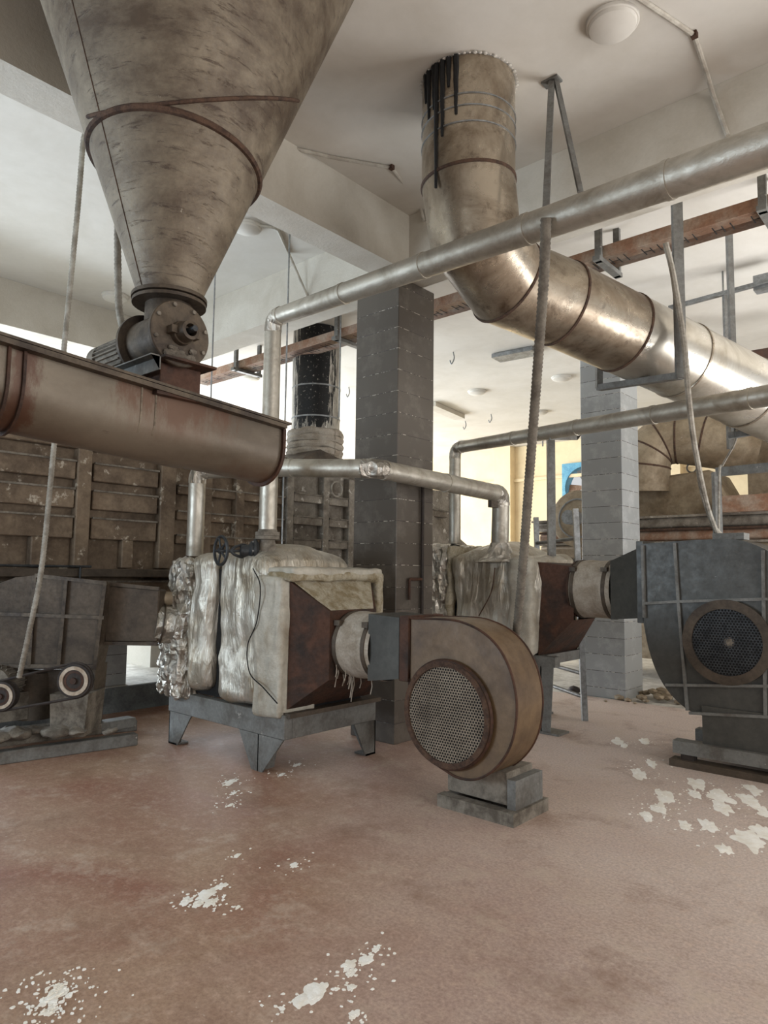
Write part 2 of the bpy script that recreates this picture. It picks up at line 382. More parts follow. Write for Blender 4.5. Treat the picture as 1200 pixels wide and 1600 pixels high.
# ================================================================ HOPPER
cz = V3((-3.03, 1.789, 2.888))
t = thing('hopper', 'huge dusty conical steel hopper tapering down from the ceiling', 'hopper', cz)
cone = MB(); prof = []
n = 28
for i in range(n+1):
    h = i/n*(4.895-cz.z); prof.append((h, .150+.385*h))
cone.lathe(cz, (0, 0, 1), prof, n=72, caps=False)
for v in cone.bm.verts: v.co += R*.03*(v.co.z-cz.z)
cn = cone.build('cone_body', M['hopper'], t)
def cone_cut(pz, nx, ny, a0, a1, tr, name):
    """weld bead where a tilted plane meets the cone"""
    pts = []
    for i in range(61):
        a = a0+(a1-a0)*i/60
        # solve h so that point on cone lies on plane z = pz + nx*x + ny*y
        h = pz
        for _ in range(40): r = .150+.385*h; h = pz+nx*r*math.cos(a)+ny*r*math.sin(a)
        r = .150+.385*h+.002
        pts.append(cz+V3((r*math.cos(a), r*math.sin(a), h))+R*.03*h)
    MB().tube(pts, tr, 6).build(name, M['seam'], t)
cone_cut(.681, .007, -.095, 0, 2*PI, .017, 'weld_seam')
cone_cut(.985, -.306, .553, -1.75, .85, .010, 'weld_seam')
for a in (-1.5,):
    MB().tube([cz+V3(((.152+.385*h)*math.cos(a), (.152+.385*h)*math.sin(a), h))+R*.03*h for h in (0, .5, 1, 1.5, 1.93)], .002, 5).build('vertical_seam', M['seam'], t)
MB().band(cz+V3((0, 0, -.012)), (0, 0, 1), .10, .182, .018).build('bottom_flange', M['valve'], t)

# ================================================================ ROTARY VALVE under the hopper
vc = V3((-2.85, 1.747, 2.66))                                # centre of its end cover
vx = cz.x-.02; 
t = thing('rotary_valve', 'dark round rotary valve bolted beneath the hopper tip', 'valve', (cz.x, cz.y, cz.z-.4))
e0 = V3((vc.x, cz.y+.0, vc.z)); vb = e0-V3((.30, 0, 0))
e0 = vc.copy(); vb = vc-V3((.30, 0, 0))
MB().band((cz.x, cz.y, cz.z-.036), (0, 0, 1), .08, .178, .016).build('top_flange', M['valve'], t)
MB().cyl((cz.x, cz.y, cz.z-.03), (cz.x, cz.y, vc.z), .115, .12, 32).build('inlet_neck', M['valve'], t)
MB().cyl(vb, e0-V3((.012, 0, 0)), .122, n=48).build('barrel', M['valve'], t)
cv = MB().lathe(e0-V3((.02, 0, 0)), (1, 0, 0), [(0, .158), (.018, .158), (.022, .154)], 56).build('end_cover', M['valve'], t)
MB().lathe(vb-V3((.02, 0, 0)), (1, 0, 0), [(0, .158), (.02, .158)], 56).build('end_cover', M['valve'], t)
for k in range(8):
    a = k*PI/4+.3
    MB().cyl(e0+V3((0, .137*math.cos(a), .137*math.sin(a))), e0+V3((.014, .137*math.cos(a), .137*math.sin(a))), .010, n=6).build('bolt', M['duststeel'], cv)
bh = MB().lathe(e0, (1, 0, 0), [(0, .058), (.03, .055), (.035, .05), (.09, .045), (.092, .03), (.05, .028)], 28).build('bearing_housing', M['valve'], t)
MB().cyl(e0+V3((.03, 0, 0)), e0+V3((.125, 0, 0)), .014, n=16).build('shaft', M['iron'], bh)
MB().box(e0.x, e0.x+.05, e0.y-.075, e0.y+.075, e0.z-.018, e0.z+.018).build('bearing_lug', M['valve'], bh)
dl = MB()
for i in range(26):
    random.seed(i); dl.sphere(e0+V3((.012, random.uniform(-.09, .07), -.075-random.uniform(0, .045))), random.uniform(.012, .026), (.6, 1, .8), 1)
tag_d = dl.build('grease_lump', M['duststeel'], cv)
# gear motor behind it
ms = vb-V3((.02, 0, 0))
t = thing('gear_motor', 'dusty ribbed gear motor behind the rotary valve above the trough', 'motor', ms-V3((.15, 0, .1)))
MB().lathe(ms, (-1, 0, 0), [(0, .11), (.05, .11), (.08, .08), (.11, .08)], 32).build('mounting_flange', M['duststeel'], t)
fn = MB(); fn.cyl(ms-V3((.10, 0, 0)), ms-V3((.40, 0, 0)), .08, n=32)
for k in range(24):
    a = k*2*PI/24; d = V3((0, math.cos(a), math.sin(a)))
    fn.bar(ms-V3((.12, 0, 0))+d*.085, ms-V3((.38, 0, 0))+d*.085, .006, .02, d)
fn.build('finned_body', M['duststeel'], t)
MB().lathe(ms-V3((.38, 0, 0)), (-1, 0, 0), [(0, .094), (.07, .094), (.09, .07)], 32).build('fan_cowl', M['duststeel'], t)
# spout and mounting plates between valve and trough
tz = 2.36
t = thing('discharge_spout', 'rusty square discharge spout with bracket plates on top of trough', 'spout', (cz.x, cz.y, tz))
zt = vc.z-.125
MB().prism([(cz.x-.34, cz.y-.14, zt-.002), (cz.x+.22, cz.y-.14, zt-.002), (cz.x+.22, cz.y+.14, zt-.002), (cz.x-.34, cz.y+.14, zt-.002)], (0, 0, -.012)).build('top_plate', M['rust'], t)
MB().box(cz.x-.13, cz.x+.13, cz.y-.11, cz.y+.11, tz, zt-.014).build('square_duct', M['rust'], t, bevel=.003)
MB().angle((cz.x-.36, cz.y-.15, zt-.015), (cz.x+.2, cz.y-.15, zt-.015), .05, -.06, .006).build('angle_iron', M['gunmetal'], t)
MB().box(cz.x-.16, cz.x+.16, cz.y-.14, cz.y+.14, tz-.002, tz+.014).build('base_flange', M['rust'], t)

# ================================================================ SCREW CONVEYOR TROUGH
A0 = V3((-2.91, 2.429, 2.323)); A1 = V3((-2.91, 0.986, 2.428)); A2 = A1+(A1-A0)*.9
B0 = 2.036; hgt = A0.z-B0
t = thing('screw_conveyor', 'long grey rust-streaked screw conveyor trough hanging across upper left', 'conveyor', (A0.x-.19, A0.y-1, B0))
def usec(p, wd, h, off=0):
    r = wd/2; pts = []
    x1, x0 = p.x+off, p.x-wd-off
    pts.append((x1, p.y, p.z))
    for k in range(13):
        a = -k/12*PI; pts.append(((x0+x1)/2+(r+off)*math.cos(a), p.y, p.z-h+r+(r+off)*math.sin(a)))
    pts.append((x0, p.y, p.z)); return pts
W = .36
S_ = [A0, A0+(A1-A0)*.33, A0+(A1-A0)*.36, A1+(A0-A1)*.04, A2]
MB().loft([usec(p, W, hgt+.03*i/4) for i, p in enumerate(S_)]).build('trough_body', M['trough'] if 'trough' in M else M['hopper'], t)
fl = MB()
for sx in (0, -W-.05):
    fl.prism([A0+V3((sx, 0, -.004)), A0+V3((sx+.05, 0, -.004)), A2+V3((sx+.05, 0, -.004)), A2+V3((sx, 0, -.004))], (0, 0, .022))
fl.build('top_flange', M['valve'], t)
MB().prism([A0+V3((-W-.05, .03, .02)), A0+V3((.05, .03, .02)), A2+V3((.05, 0, .02)), A2+V3((-W-.05, 0, .02))], (0, 0, .012)).build('cover_plate', M['valve'], t)
MB().prism(usec(A0+V3((0, .0, 0)), W, hgt, .018), (0, .02, 0)).build('end_plate', M['rust'], t)
MB().cyl(A0+V3((-W/2, .02, -hgt+W/2)), A0+V3((-W/2, .12, -hgt+W/2)), .025, n=20).build('shaft_end', M['iron'], t)
q = A1+(A0-A1)*.06
for dy in (0, .06):
    p = q-V3((0, dy, 0)); MB().prism(usec(p, W, hgt+.025, .016), (0, .012, 0)).build('joint_flange', M['rust'], t)
for u_ in (.42, .47):
    p = A1+(A0-A1)*u_; MB().prism(usec(p, W, hgt+.012, .003), (0, .008, 0)).build('weld_strap', M['hopper'], t)

# ================================================================ LARGE BENT DUCT through the ceiling
DR = .318
dz = V3((-2.581, 3.743, 4.9))
e1 = V3((-2.536, 3.658, 4.082)); P = [dz+V3((0, 0, -.01)), V3((dz.x, dz.y, e1.z+.1)), V3((-2.563, 3.797, 3.824)), V3((-2.553, 4.176, 3.64)), V3((-2.374, 4.637, 3.574)), V3((-2.152, 5.248, 3.468)), V3((-1.91, 5.878, 3.344)), V3((-1.6, 6.641, 3.175)), V3((-1.006, 8.007, 2.867))]
t = thing('bent_duct', 'wide stained steel duct dropping from ceiling and bending off to the right', 'duct', dz)
def seg_rings(P, r, n=48):
    rings = []; prev = None; 
    for i, p in enumerate(P):
        if i == 0: tn = (P[1]-P[0]).normalized(); k = 1
        elif i == len(P)-1: tn = (P[-1]-P[-2]).normalized(); k = 1
        else:
            d0, d1 = (p-P[i-1]).normalized(), (P[i+1]-p).normalized(); tn = (d0+d1).normalized()
        a = tn.cross(V3((1, 0, 0))).normalized() if prev is None else (prev-tn*prev.dot(tn)).normalized()
        prev = a; b = tn.cross(a); rings.append((p, tn, a, b))
    return rings
RG = seg_rings(P, DR)
def rr(g, r, n=48, off=0): p, tn, a, b = g; return [p+tn*off+a*r*math.cos(2*PI*j/n)+b*r*math.sin(2*PI*j/n) for j in range(n)]
for i in range(len(P)-1):
    mt = M['duct'] if i < 5 else M['ductclean']
    MB().loft([rr(RG[i], DR), rr(RG[i+1], DR)], caps=False).build('duct_section', mt, t, ang=60)
for i in range(1, len(P)-1):
    p, tn, a, b = RG[i]
    MB().loft([rr(RG[i], DR+.001, off=-.012), rr(RG[i], DR+.008, off=-.008), rr(RG[i], DR+.008, off=.008), rr(RG[i], DR+.001, off=.012)], caps=False).build('seam_band', M['seam'] if i < 6 else M['duct'], t)
for zz in (.28, .36, .47):
    MB().band(dz-V3((0, 0, zz)), (0, 0, 1), DR, DR+.006, .008, 48).build('wire_band', M['galv'], t)
for k, (a, ln) in enumerate(((-1.92, .34), (-1.68, .85), (-1.52, .52), (-1.38, .2), (-1.22, .40), (-2.05, .2), (-1.75, .3))):
    # tar runs that trickled down from the hole in the ceiling
    pts = [dz+V3(((DR+.001)*math.cos(a+.004*math.sin(j*1.7+k)), (DR+.001)*math.sin(a+.004*math.sin(j*1.7+k)), -j/10*ln-.01)) for j in range(11)]
    MB().tube(pts, .016, 6, rf=lambda u, k=k: .02*(1-u*.6)+.002).build('tar_run', M['dark'], t)
rg = MB(); 
for i in range(60):
    random.seed(i); a = i*2*PI/60; rg.sphere(dz+V3(((DR+.012)*math.cos(a), (DR+.012)*math.sin(a), -.012)), random.uniform(.006, .014), (1, 1, .5), 1)
rg.build('plaster_collar', M['ceil'], t)['kind'] = 'stuff'

# its hanging cradle
t = thing('duct_cradle', 'grey steel U cradle carrying the big sloping duct', 'bracket', (-1.813, 5.585, 3.139))
c1, c2, c3, c4 = V3((-1.711, 5.284, 3.043)), V3((-2.491, 5.587, 3.146)), V3((-2.482, 5.574, 3.332)), V3((-1.715, 5.315, 4.502))
MB().bar(c1, c2, .06, .05).build('cross_bar', M['gunmetal'], t)
MB().bar(c2, c3, .05, .05).build('short_post', M['gunmetal'], t)
top = V3((c1.x, c1.y, 4.9)); MB().bar(c1-V3((0, 0, .02)), top, .075, .04).build('hanger_post', M['gunmetal'], t)

# ================================================================ INSULATED STEAM PIPES
def collars(parent, pts, r, d=None):
    for p, dd in pts:
        MB().ring(p, dd, r+.004, .006, 24, 6).build('jacket_band', M['galv'], parent)
def clad_pipe(t, pts, rads, mat='jacket', fil=.13, nsec=None):
    P = [V3(p) for p in pts]
    for i in range(len(P)-1):
        a, b = P[i], P[i+1]; L = (b-a).length; d = (b-a).normalized(); r0, r1 = rads[i], rads[i+1]
        s0 = fil*.8 if i > 0 else 0; s1 = fil*.8 if i < len(P)-2 else 0
        k = max(1, int(L/.75)); 
        for j in range(k):
            u0 = s0+(L-s0-s1)*j/k; u1 = s0+(L-s0-s1)*(j+1)/k
            ra, rb = r0+(r1-r0)*u0/L, r0+(r1-r0)*u1/L
            MB().cyl(a+d*u0, a+d*(u1+.01), ra, rb, 28).build('jacket_section', M[mat], t)
            if j or i: MB().band(a+d*(u0-.012), d, ra*.96, ra+.005, .03, 28).build('jacket_band', M[mat], t)
    for i in range(1, len(P)-1):
        pp = roundpath([P[i]+(P[i-1]-P[i]).normalized()*fil, P[i], P[i]+(P[i+1]-P[i]).normalized()*fil], fil*.75, 5)
        MB().tube(pp, rads[i]+.003, 24).build('elbow', M['foil'] if (P[i]-P[i-1]).angle(P[i+1]-P[i]) > .7 else M[mat], t)
a_el = V3((-4.488, 3.626, 3.673)); a_rt = V3((-0.668, 3.281, 3.443)); a_ext = a_rt+(a_rt-a_el).normalized()*1.2
a_bt = V3((a_el.x, a_el.y, 1.86))
t = thing('steam_pipe', 'long silver insulated pipe sloping across top and dropping to handwheel valve', 'pipe', a_bt)
clad_pipe(t, [a_bt, a_el, a_ext], [.074, .070, .102])
MB().lathe(a_bt-V3((0, 0, .03)), (0, 0, 1), [(0, .1), (.03, .1), (.03, .08), (.05, .078)], 28).build('end_flange', M['duststeel'], t)
c_ = Vector
t = thing('steam_pipe', 'silver pipe running from behind trough past the dark pillar to the second heater', 'pipe', (-3.87, 6.25, 1.917))
clad_pipe(t, [(-5.517, 3.614, 1.673), (-5.458, 3.577, 2.452), (-4.726, 3.957, 2.456), (-3.848, 4.243, 2.405), (-3.832, 6.166, 2.366), (-3.893, 6.237, 1.85)], [.077, .077, .078, .080, .088, .092], fil=.12)
MB().box(*(-3.863, -3.823, 5.965000000000001, 6.085, 2.214, 2.354)).build('pipe_clip', M['darkfan'], t)
b_l = V3((-4.603, 6.419, 2.972)); b_r = V3((-1.204, 5.619, 2.876))
t = thing('steam_pipe', 'lower silver insulated pipe crossing below the big duct on the right', 'pipe', (-4.65, 6.503, 1.872))
clad_pipe(t, [(b_l.x, b_l.y, 1.872), b_l, b_r+(b_r-b_l).normalized()*1.5], [.067, .065, .088])
t = thing('pipe_post', 'grey steel post with bracket arm propping the lower silver pipe', 'post', (-3.564, 6.743, 1.74))
pb = V3((-3.543, 6.703, 1.657)); pt = V3((pb.x, pb.y, 3.04))
MB().bar((pb.x, pb.y, 1.70), pt, .08, .06).build('upright', M['gunmetal'], t)
MB().angle(V3((-3.213, 6.048, 2.906)), pt+V3((.22, .16, 0)), .06, -.06, .008).build('arm', M['gunmetal'], t)

# hangers of the upper pipe
hp = V3((-2.118, 4.065, 4.9))
t = thing('strap_hanger', 'pair of grey channel straps splaying down from one ceiling anchor', 'hanger', hp)
MB().bar(hp, (-1.847, 3.462, 3.627), .04, .035).build('strap', M['gunmetal'], t)
MB().bar(hp+V3((.03, 0, 0)), (-1.808, 3.829, 3.888), .032, .02).build('strap', M['gunmetal'], t)
MB().box(hp.x-.06, hp.x+.06, hp.y-.04, hp.y+.04, 4.885, 4.899).build('anchor_plate', M['gunmetal'], t)

# ================================================================ CABLE TRAY (rusty channel) with brackets
ty = 5.95
tr = thing('cable_tray', 'rusty slotted cable tray running level behind pillar and duct', 'tray', (-4, ty, 4.534))
tzz = 4.469
xL, xR = -9.318, 3.0
ch = MB(); ch.box(xL, xR, ty, ty+.28, tzz, tzz+.006); ch.box(xL, xR, ty-.004, ty, tzz, tzz+.11); ch.box(xL, xR, ty+.28, ty+.284, tzz, tzz+.11)
ch.build('channel', M['rustlight'], tr)
sl = MB(); k = 0
x = xL+.15
while x < xR:
    for j in range(3):
        sl.box(x+j*.07, x+j*.07+.008, ty+.06+.02*(j % 2), ty+.2, tzz-.002, tzz+.001)
    sl.box(x, x+.07, ty+.13, ty+.138, tzz-.002, tzz+.001)
    x += .30
sl.build('slot', M['dark'], tr)['kind'] = 'stuff'
for px in (940, 1195, 533, 395):
    pass
def tray_bracket(x, label):
    t = thing('tray_bracket', label, 'bracket', (x, ty-.1, tzz-.05), 'brackets under the cable tray')
    MB().box(x-.03, x+.03, ty-.06, ty-.02, tzz-.05, 4.899).build('drop_rod', M['gunmetal'], t)
    MB().box(x-.035, x+.035, ty-.10, ty+.42, tzz-.05, tzz-.008).build('cross_arm', M['gunmetal'], t)
    MB().box(x-.03, x+.03, ty+.36, ty+.40, tzz-.05, 4.899).build('rear_rod', M['gunmetal'], t)
tray_bracket(-2.62, 'grey tray bracket just right of the big duct bend')
tray_bracket(-1.255, 'grey tray bracket at right edge of the photo')
tray_bracket(-6.056, 'grey tray bracket between the soot-black duct and dark pillar')
tray_bracket(-8.138, 'grey tray bracket seen left of the long silver pipe drop')

# ================================================================ LEFT DRYER with ribbed wall
DX = -6.6
t = thing('dryer', 'huge brown rib-panelled dryer filling left background', 'dryer', (-7.4, 3.5, .27))
MB().box(-8.0, DX-.10, -1.5, 5.62, .98, 2.95).build('left_body', M['brownpanel'], t)
MB().box(-8.0, DX-.10, 5.62, 9.3, .98, 2.86).build('right_body', M['greypanel'], t)
zs = [(2.40, 2.58), (2.12, 2.31), (1.83, 2.04)]
def rib(y0, y1, z0, z1, dx=0, m='brownpanel'):
    rb_o = MB().box(DX-.10, DX+dx, y0, y1, z0, z1).build('rib', M[m], t, bevel=.008)
    if y1-y0 > .3 and m != 'darkfan': MB().box(DX-.02, DX+dx+.022, y0, y1, z1-.014, z1+.004).build('flange_edge', M['duststeel'], rb_o)  # flange lip; the light its edge catches is put into the colour
vy = [-.6, 1.1, 3.06, 3.97, 4.90]
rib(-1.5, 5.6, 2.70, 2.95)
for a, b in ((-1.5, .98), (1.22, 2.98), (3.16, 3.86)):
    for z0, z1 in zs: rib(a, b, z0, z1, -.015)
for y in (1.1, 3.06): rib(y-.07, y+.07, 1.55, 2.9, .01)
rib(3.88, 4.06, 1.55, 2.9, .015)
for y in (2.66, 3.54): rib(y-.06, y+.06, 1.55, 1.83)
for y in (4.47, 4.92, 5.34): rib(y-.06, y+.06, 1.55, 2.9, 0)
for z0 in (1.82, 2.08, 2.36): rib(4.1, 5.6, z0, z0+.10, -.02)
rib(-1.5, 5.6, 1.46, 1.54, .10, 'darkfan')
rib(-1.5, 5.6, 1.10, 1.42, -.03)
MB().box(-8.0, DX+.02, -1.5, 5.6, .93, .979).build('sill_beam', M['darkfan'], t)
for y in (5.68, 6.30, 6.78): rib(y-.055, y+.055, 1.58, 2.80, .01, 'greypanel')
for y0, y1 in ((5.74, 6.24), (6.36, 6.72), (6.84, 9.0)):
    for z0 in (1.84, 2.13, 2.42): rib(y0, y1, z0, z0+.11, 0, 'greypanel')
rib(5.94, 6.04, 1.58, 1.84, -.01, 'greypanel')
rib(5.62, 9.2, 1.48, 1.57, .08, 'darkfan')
MB().prism([(DX+.08, 5.6, 2.86), (DX+.08, 6.1, 3.12), (DX+.08, 7.3, 2.86)], (-1.65, 0, 0)).build('roof_hood', M['darkfan'], t)
MB().prism([(DX+.05, 7.6, 2.86), (DX+.05, 9.6, 1.95), (DX+.05, 9.6, 1.7), (DX+.05, 7.6, 1.7)], (-1.0, 0, 0)).build('end_chute', M['greypanel'], t)
MB().ring((DX+.02, 6.47, 2.64), (1, 0, 0), .10, .012, 28, 6).build('cable_loop', M['hose'], t)
for y in (3.80, 6.5, 1.0):
    MB().box(-7.62, -7.3, y-.16, y+.16, .271, .929).build('support_pier', M['tilelit'], t)
rail = MB()
for z in (1.40, 1.56): rail.cyl((DX+.14, -.5, z), (DX+.14, 3.1, z), .012, n=8)
for y in (-.2, .6, 1.4, 2.2, 3.0): rail.cyl((DX+.14, y, 1.40), (DX+.14, y, 1.56), .010, n=8)
rail.build('hand_rail', M['iron'], t)

# soot duct rising from it
bd = V3((-7.0, 6.45, 0))
t = thing('soot_duct', 'soot-blackened vertical duct rising from the dryer roof', 'duct', (bd.x, bd.y, 3.0))
MB().cyl((bd.x, bd.y, 3.3), (bd.x, bd.y, 4.895), .335, n=40).build('duct_pipe', M['streak'], t)
wl = MB()
for i, z in enumerate((2.98, 3.06, 3.15, 3.24, 3.33, 3.41)):
    pts = [V3((bd.x+(.345+.02*noise.noise(V3((j*.7, i, 0))))*math.cos(j*PI/14), bd.y+(.345+.02*noise.noise(V3((j*.7, i, 4))))*math.sin(j*PI/14), z+.03*noise.noise(V3((j*.4, i*3, 1))))) for j in range(29)]
    wl.tube(pts, .055, 8)
wl.build('wool_lagging', M['canvas'], t)
for z in (3.62, 4.05): MB().band((bd.x, bd.y, z), (0, 0, 1), .33, .342, .02, 40).build('band', M['galv'], t)

# ================================================================ FIRST HEATER (wrapped heat exchanger)
hx0, hx1, hy0, hy1 = -5.62, -4.07, 3.5, 4.42
t = thing('heat_exchanger', 'foil and glass-cloth wrapped air heater on grey legs, left of dark pillar', 'heater', (-4.85, 3.96, 0))
def bulge(c, k):
    def f(p, n):
        if n.y < -.3: p = p+V3((0, -k*math.sin(PI*min(1, max(0, (p.z-.45)/1.2)))**.7*.6, 0))
        return p
    return f
MB().box(hx0+.06, hx1-.04, hy0+.05, hy1-.05, .47, 1.55).build('core', M['dark'], t)
def crumple(p, n):
    v = noise.voronoi(V3((p.x*9, p.y*9, p.z*5)))[0]; return p+n*(.02*(v[1]-v[0])-.008)
def drape(p, n, amp=.012):
    # hanging folds: ridges that run downward and fan out a little
    if abs(n.z) < .6:
        k = 1-abs(noise.noise(V3((p.x*7+p.z*.9, p.y*7, p.z*.8))))*2; k2 = 1-abs(noise.noise(V3((p.x*15-p.z*1.6, p.y*15+5, p.z*1.1))))*2
        p = p+n*(amp*k*k*k*.9+amp*.45*k2)
    return p
def topbulge(p, n):
    p = drape(p, n)
    if n.z > .3: p = p+V3((0, 0, .16*max(0, 1-((p.x+4.62)/.45)**2)*max(0, 1-((p.y-3.9)/.6)**2)))
    return p
MB().lumpy(-4.93, -4.28, hy0-.03, hy1, .47, 1.61, .03, 2.6, 3, 44, .09, topbulge).build('cloth_jacket', M['cloth'], t, ang=80)
MB().lumpy(-4.40, -4.075, hy0-.06, hy0+.30, .42, 1.50, .015, 3, 9, 30, .035, lambda p, n: drape(p, n, .012)).build('corner_flap', M['blanket'], t, ang=80)
MB().lumpy(-5.36, -5.03, hy0-.05, hy1, .50, 1.70, .03, 2.6, 5, 36, .12, drape).build('cloth_strip', M['cloth'], t, ang=80)
MB().lumpy(-5.68, -5.30, hy0-.07, hy1, .40, 1.64, .055, 9, 12, 30, .09, crumple).build('foil_jacket', M['foil'], t, flat=True)
MB().lumpy(-5.72, -5.36, hy0-.12, hy0+.15, .44, 1.05, .05, 9, 22, 24, .06, crumple).build('foil_flap', M['foil'], t, flat=True)
# lagging edge round the open end
MB().lumpy(-4.30, -4.0, hy0-.03, hy1+.12, 1.46, 1.54, .02, 8, 2, 16, .035).build('lagging_edge', M['wool'], t, ang=80)
MB().lumpy(-4.10, -4.0, hy1+.03, hy1+.12, 1.10, 1.52, .015, 9, 4, 8, .03).build('lagging_edge', M['wool'], t, ang=80)
MB().lumpy(-4.42, -4.0, hy0+.0, hy1+.10, 1.50, 1.575, .012, 6, 8, 20, .03).build('top_cloth', M['blanket'], t, ang=80)
# wires tying the cloth
MB().tube(spline([(-4.42, hy0-.065, 1.56), (-4.28, hy0-.10, 1.42), (-4.33, hy0-.085, 1.15), (-4.45, hy0-.075, .95), (-4.40, hy0-.085, .75), (-4.22, hy0-.095, .66), (-4.06, hy0-.085, .56)]), .005, 6).build('tie_wire', M['dark'], t)
# reducer
def rect(x, y0, y1, z0, z1): return [(x, y0, z0), (x, y1, z0), (x, y1, z1), (x, y0, z1)]
rd = MB().loft([rect(-4.07, hy0+.02, hy1+.02, .50, 1.46), rect(-3.80, 3.69, 4.21, .73, 1.24)], caps=True).build('reducer', M['rust'], t)
MB().loft([[(-4.06, hy0+.04, 1.465), (-4.06, hy1, 1.465), (-3.81, 4.19, 1.242), (-3.81, 3.71, 1.242)], [(-4.06, hy0+.04, 1.472), (-4.06, hy1, 1.472), (-3.81, 4.19, 1.249), (-3.81, 3.71, 1.249)]]).build('reducer_dust', M['wool'], rd)
# frame
MB().box(hx0-.02, hx1+.02, hy0-.02, hy0+.06, .28, .46).build('frame_rail', M['gunmetal'], t, bevel=.004)
MB().box(hx1-.06, hx1+.02, hy0+.061, hy1+.08, .28, .44).build('frame_rail', M['gunmetal'], t, bevel=.004)
MB().box(hx0-.02, hx1, hy1, hy1+.08, .28, .46).build('frame_rail', M['gunmetal'], t, bevel=.004)
MB().box(hx1-.08, hx1+.06, hy0, hy1+.1, .441, .475).build('frame_rail', M['darkfan'], t)
def leg(x, y, sx, sy):
    m = MB()
    m.prism([(x, y, 0), (x+sx*.14, y, 0), (x+sx*.34, y, .28), (x, y, .28)], (0, .012*sy, 0))
    m.prism([(x, y, 0), (x, y+sy*.12, 0), (x, y+sy*.26, .28), (x, y, .28)], (.012*sx, 0, 0))
    m.box(min(x, x+sx*.13), max(x, x+sx*.13), min(y, y+sy*.12), max(y, y+sy*.12), 0, .015)
    m.build('leg', M['gunmetal'], t)
m = MB(); m.prism([(-4.43, hy0-.02, 0), (-4.30, hy0-.02, 0), (-4.06, hy0-.02, .279), (-4.60, hy0-.02, .279)], (0, .015, 0)); m.prism([(-4.36, hy0-.02, 0), (-4.36, hy0+.14, 0), (-4.36, hy0+.2, .279), (-4.36, hy0-.02, .279)], (.012, 0, 0)); m.build('leg', M['gunmetal'], t)
leg(-5.62, hy0-.02, 1, 1); leg(-4.05, hy1+.08, -1, -1); leg(-5.62, hy1+.08, 1, -1)

# handwheel valve on top
g = V3((a_bt.x, a_bt.y, 1.60))
t = thing('gate_valve', 'black cast gate valve with spoked handwheel on top of the heater', 'valve', (g.x, g.y, 1.55))
MB().lathe((g.x, g.y, 1.56), (0, 0, 1), [(0, .10), (.03, .10), (.05, .075), (.12, .085), (.2, .07), (.235, .06), (.24, .1), (.268, .1)], 28).build('valve_body', M['duststeel'], t)
hd = -R*1.0+F*-.25; hd.normalize(); s0 = V3((g.x, g.y, 1.70))
bn = MB().lathe(s0+hd*.07, hd, [(0, .075), (.02, .10), (.04, .10), (.041, .085), (.06, .085), (.08, .055), (.14, .05), (.15, .03)], 28).build('bonnet', M['iron'], t)
for k in range(6):
    d = MB().circ((0, 0, 0), hd, .088, 6)[k]
    MB().cyl(s0+d+hd*.11, s0+d+hd*.125, .009, n=6).build('bolt', M['galv'], bn)
yk = MB()
for sgn in (-1, 1):
    yk.tube(spline([s0+hd*.14+V3((0, 0, sgn*.03)), s0+hd*.19+V3((0, 0, sgn*.05)), s0+hd*.26+V3((0, 0, sgn*.03)), s0+hd*.29]), .012, 8)
yk.build('yoke', M['iron'], t)
MB().cyl(s0+hd*.12, s0+hd*.40, .011, n=12).build('stem', M['iron'], t)
wc = s0+hd*.37; hw = MB(); wd_ = (hd+F*-.55).normalized(); hw.ring(wc, wd_, .115, .013, 40, 8)
for k in range(5):
    e = MB().circ((0, 0, 0), wd_, .113, 5)[k]; hw.cyl(wc, wc+e, .010, .008, 8)
hw.cyl(wc-wd_*.02, wc+wd_*.02, .024, n=16); hw.build('handwheel', M['iron'], t)

# flexible connector 1
def flex(label, x0, x1, y, z, r, seed=0):
    t = thing('flexible_connector', label, 'connector', ((x0+x1)/2, y, z-r))
    b = MB(); n = 44; rings = []
    for i in range(17):
        u = i/16; rr_ = r*(1.0+.03*math.sin(PI*u)+.012*math.sin(u*9))
        ring = []
        for j in range(n):
            a = 2*PI*j/n; k = rr_*(1+.018*noise.noise(V3((u*4+seed, math.cos(a)*2.5, math.sin(a)*2.5))))
            ring.append((x0+(x1-x0)*u, y+k*math.cos(a), z+k*math.sin(a)))
        rings.append(ring)
    b.loft(rings, caps=False).build('canvas_sleeve', M['canvas'], t, ang=70)
    for u in (.10, .86):
        x = x0+(x1-x0)*u
        cl = MB().band((x-.018, y, z), (1, 0, 0), r*.98, r*1.045, .036, 44).build('clamp_band', M['darkfan'], t)
        MB().box(x-.03, x+.03, y-r*.80-.03, y-r*.80+.02, z+r*.70-.02, z+r*.70+.02).build('clamp_bolt', M['valve'], cl)
    MB().band((x0-.01, y, z), (1, 0, 0), r*.9, r*1.03, .02, 44).build('collar', M['rust'], t)
    return t
t = flex('grey canvas sleeve between front heater and round brown fan', -3.80, -3.42, 3.95, .985, .245, 1)
fr = MB(); random.seed(5)
for i in range(16):
    a = random.uniform(-2.5, -1.6); x = random.choice((-3.80, -3.78, -3.74, -3.7, -3.5))+random.uniform(-.02, .02)
    y = 3.95+.25*math.cos(a)*random.uniform(.7, 1.1); z = .985+.25*math.sin(a)
    l = random.uniform(.06, .2); fr.tube([(x, y, z+.02), (x+.01, y, z-l*.5), (x-.005, y, z-l)], .004, 5)
fr.build('frayed_fringe', M['canvas'], t)

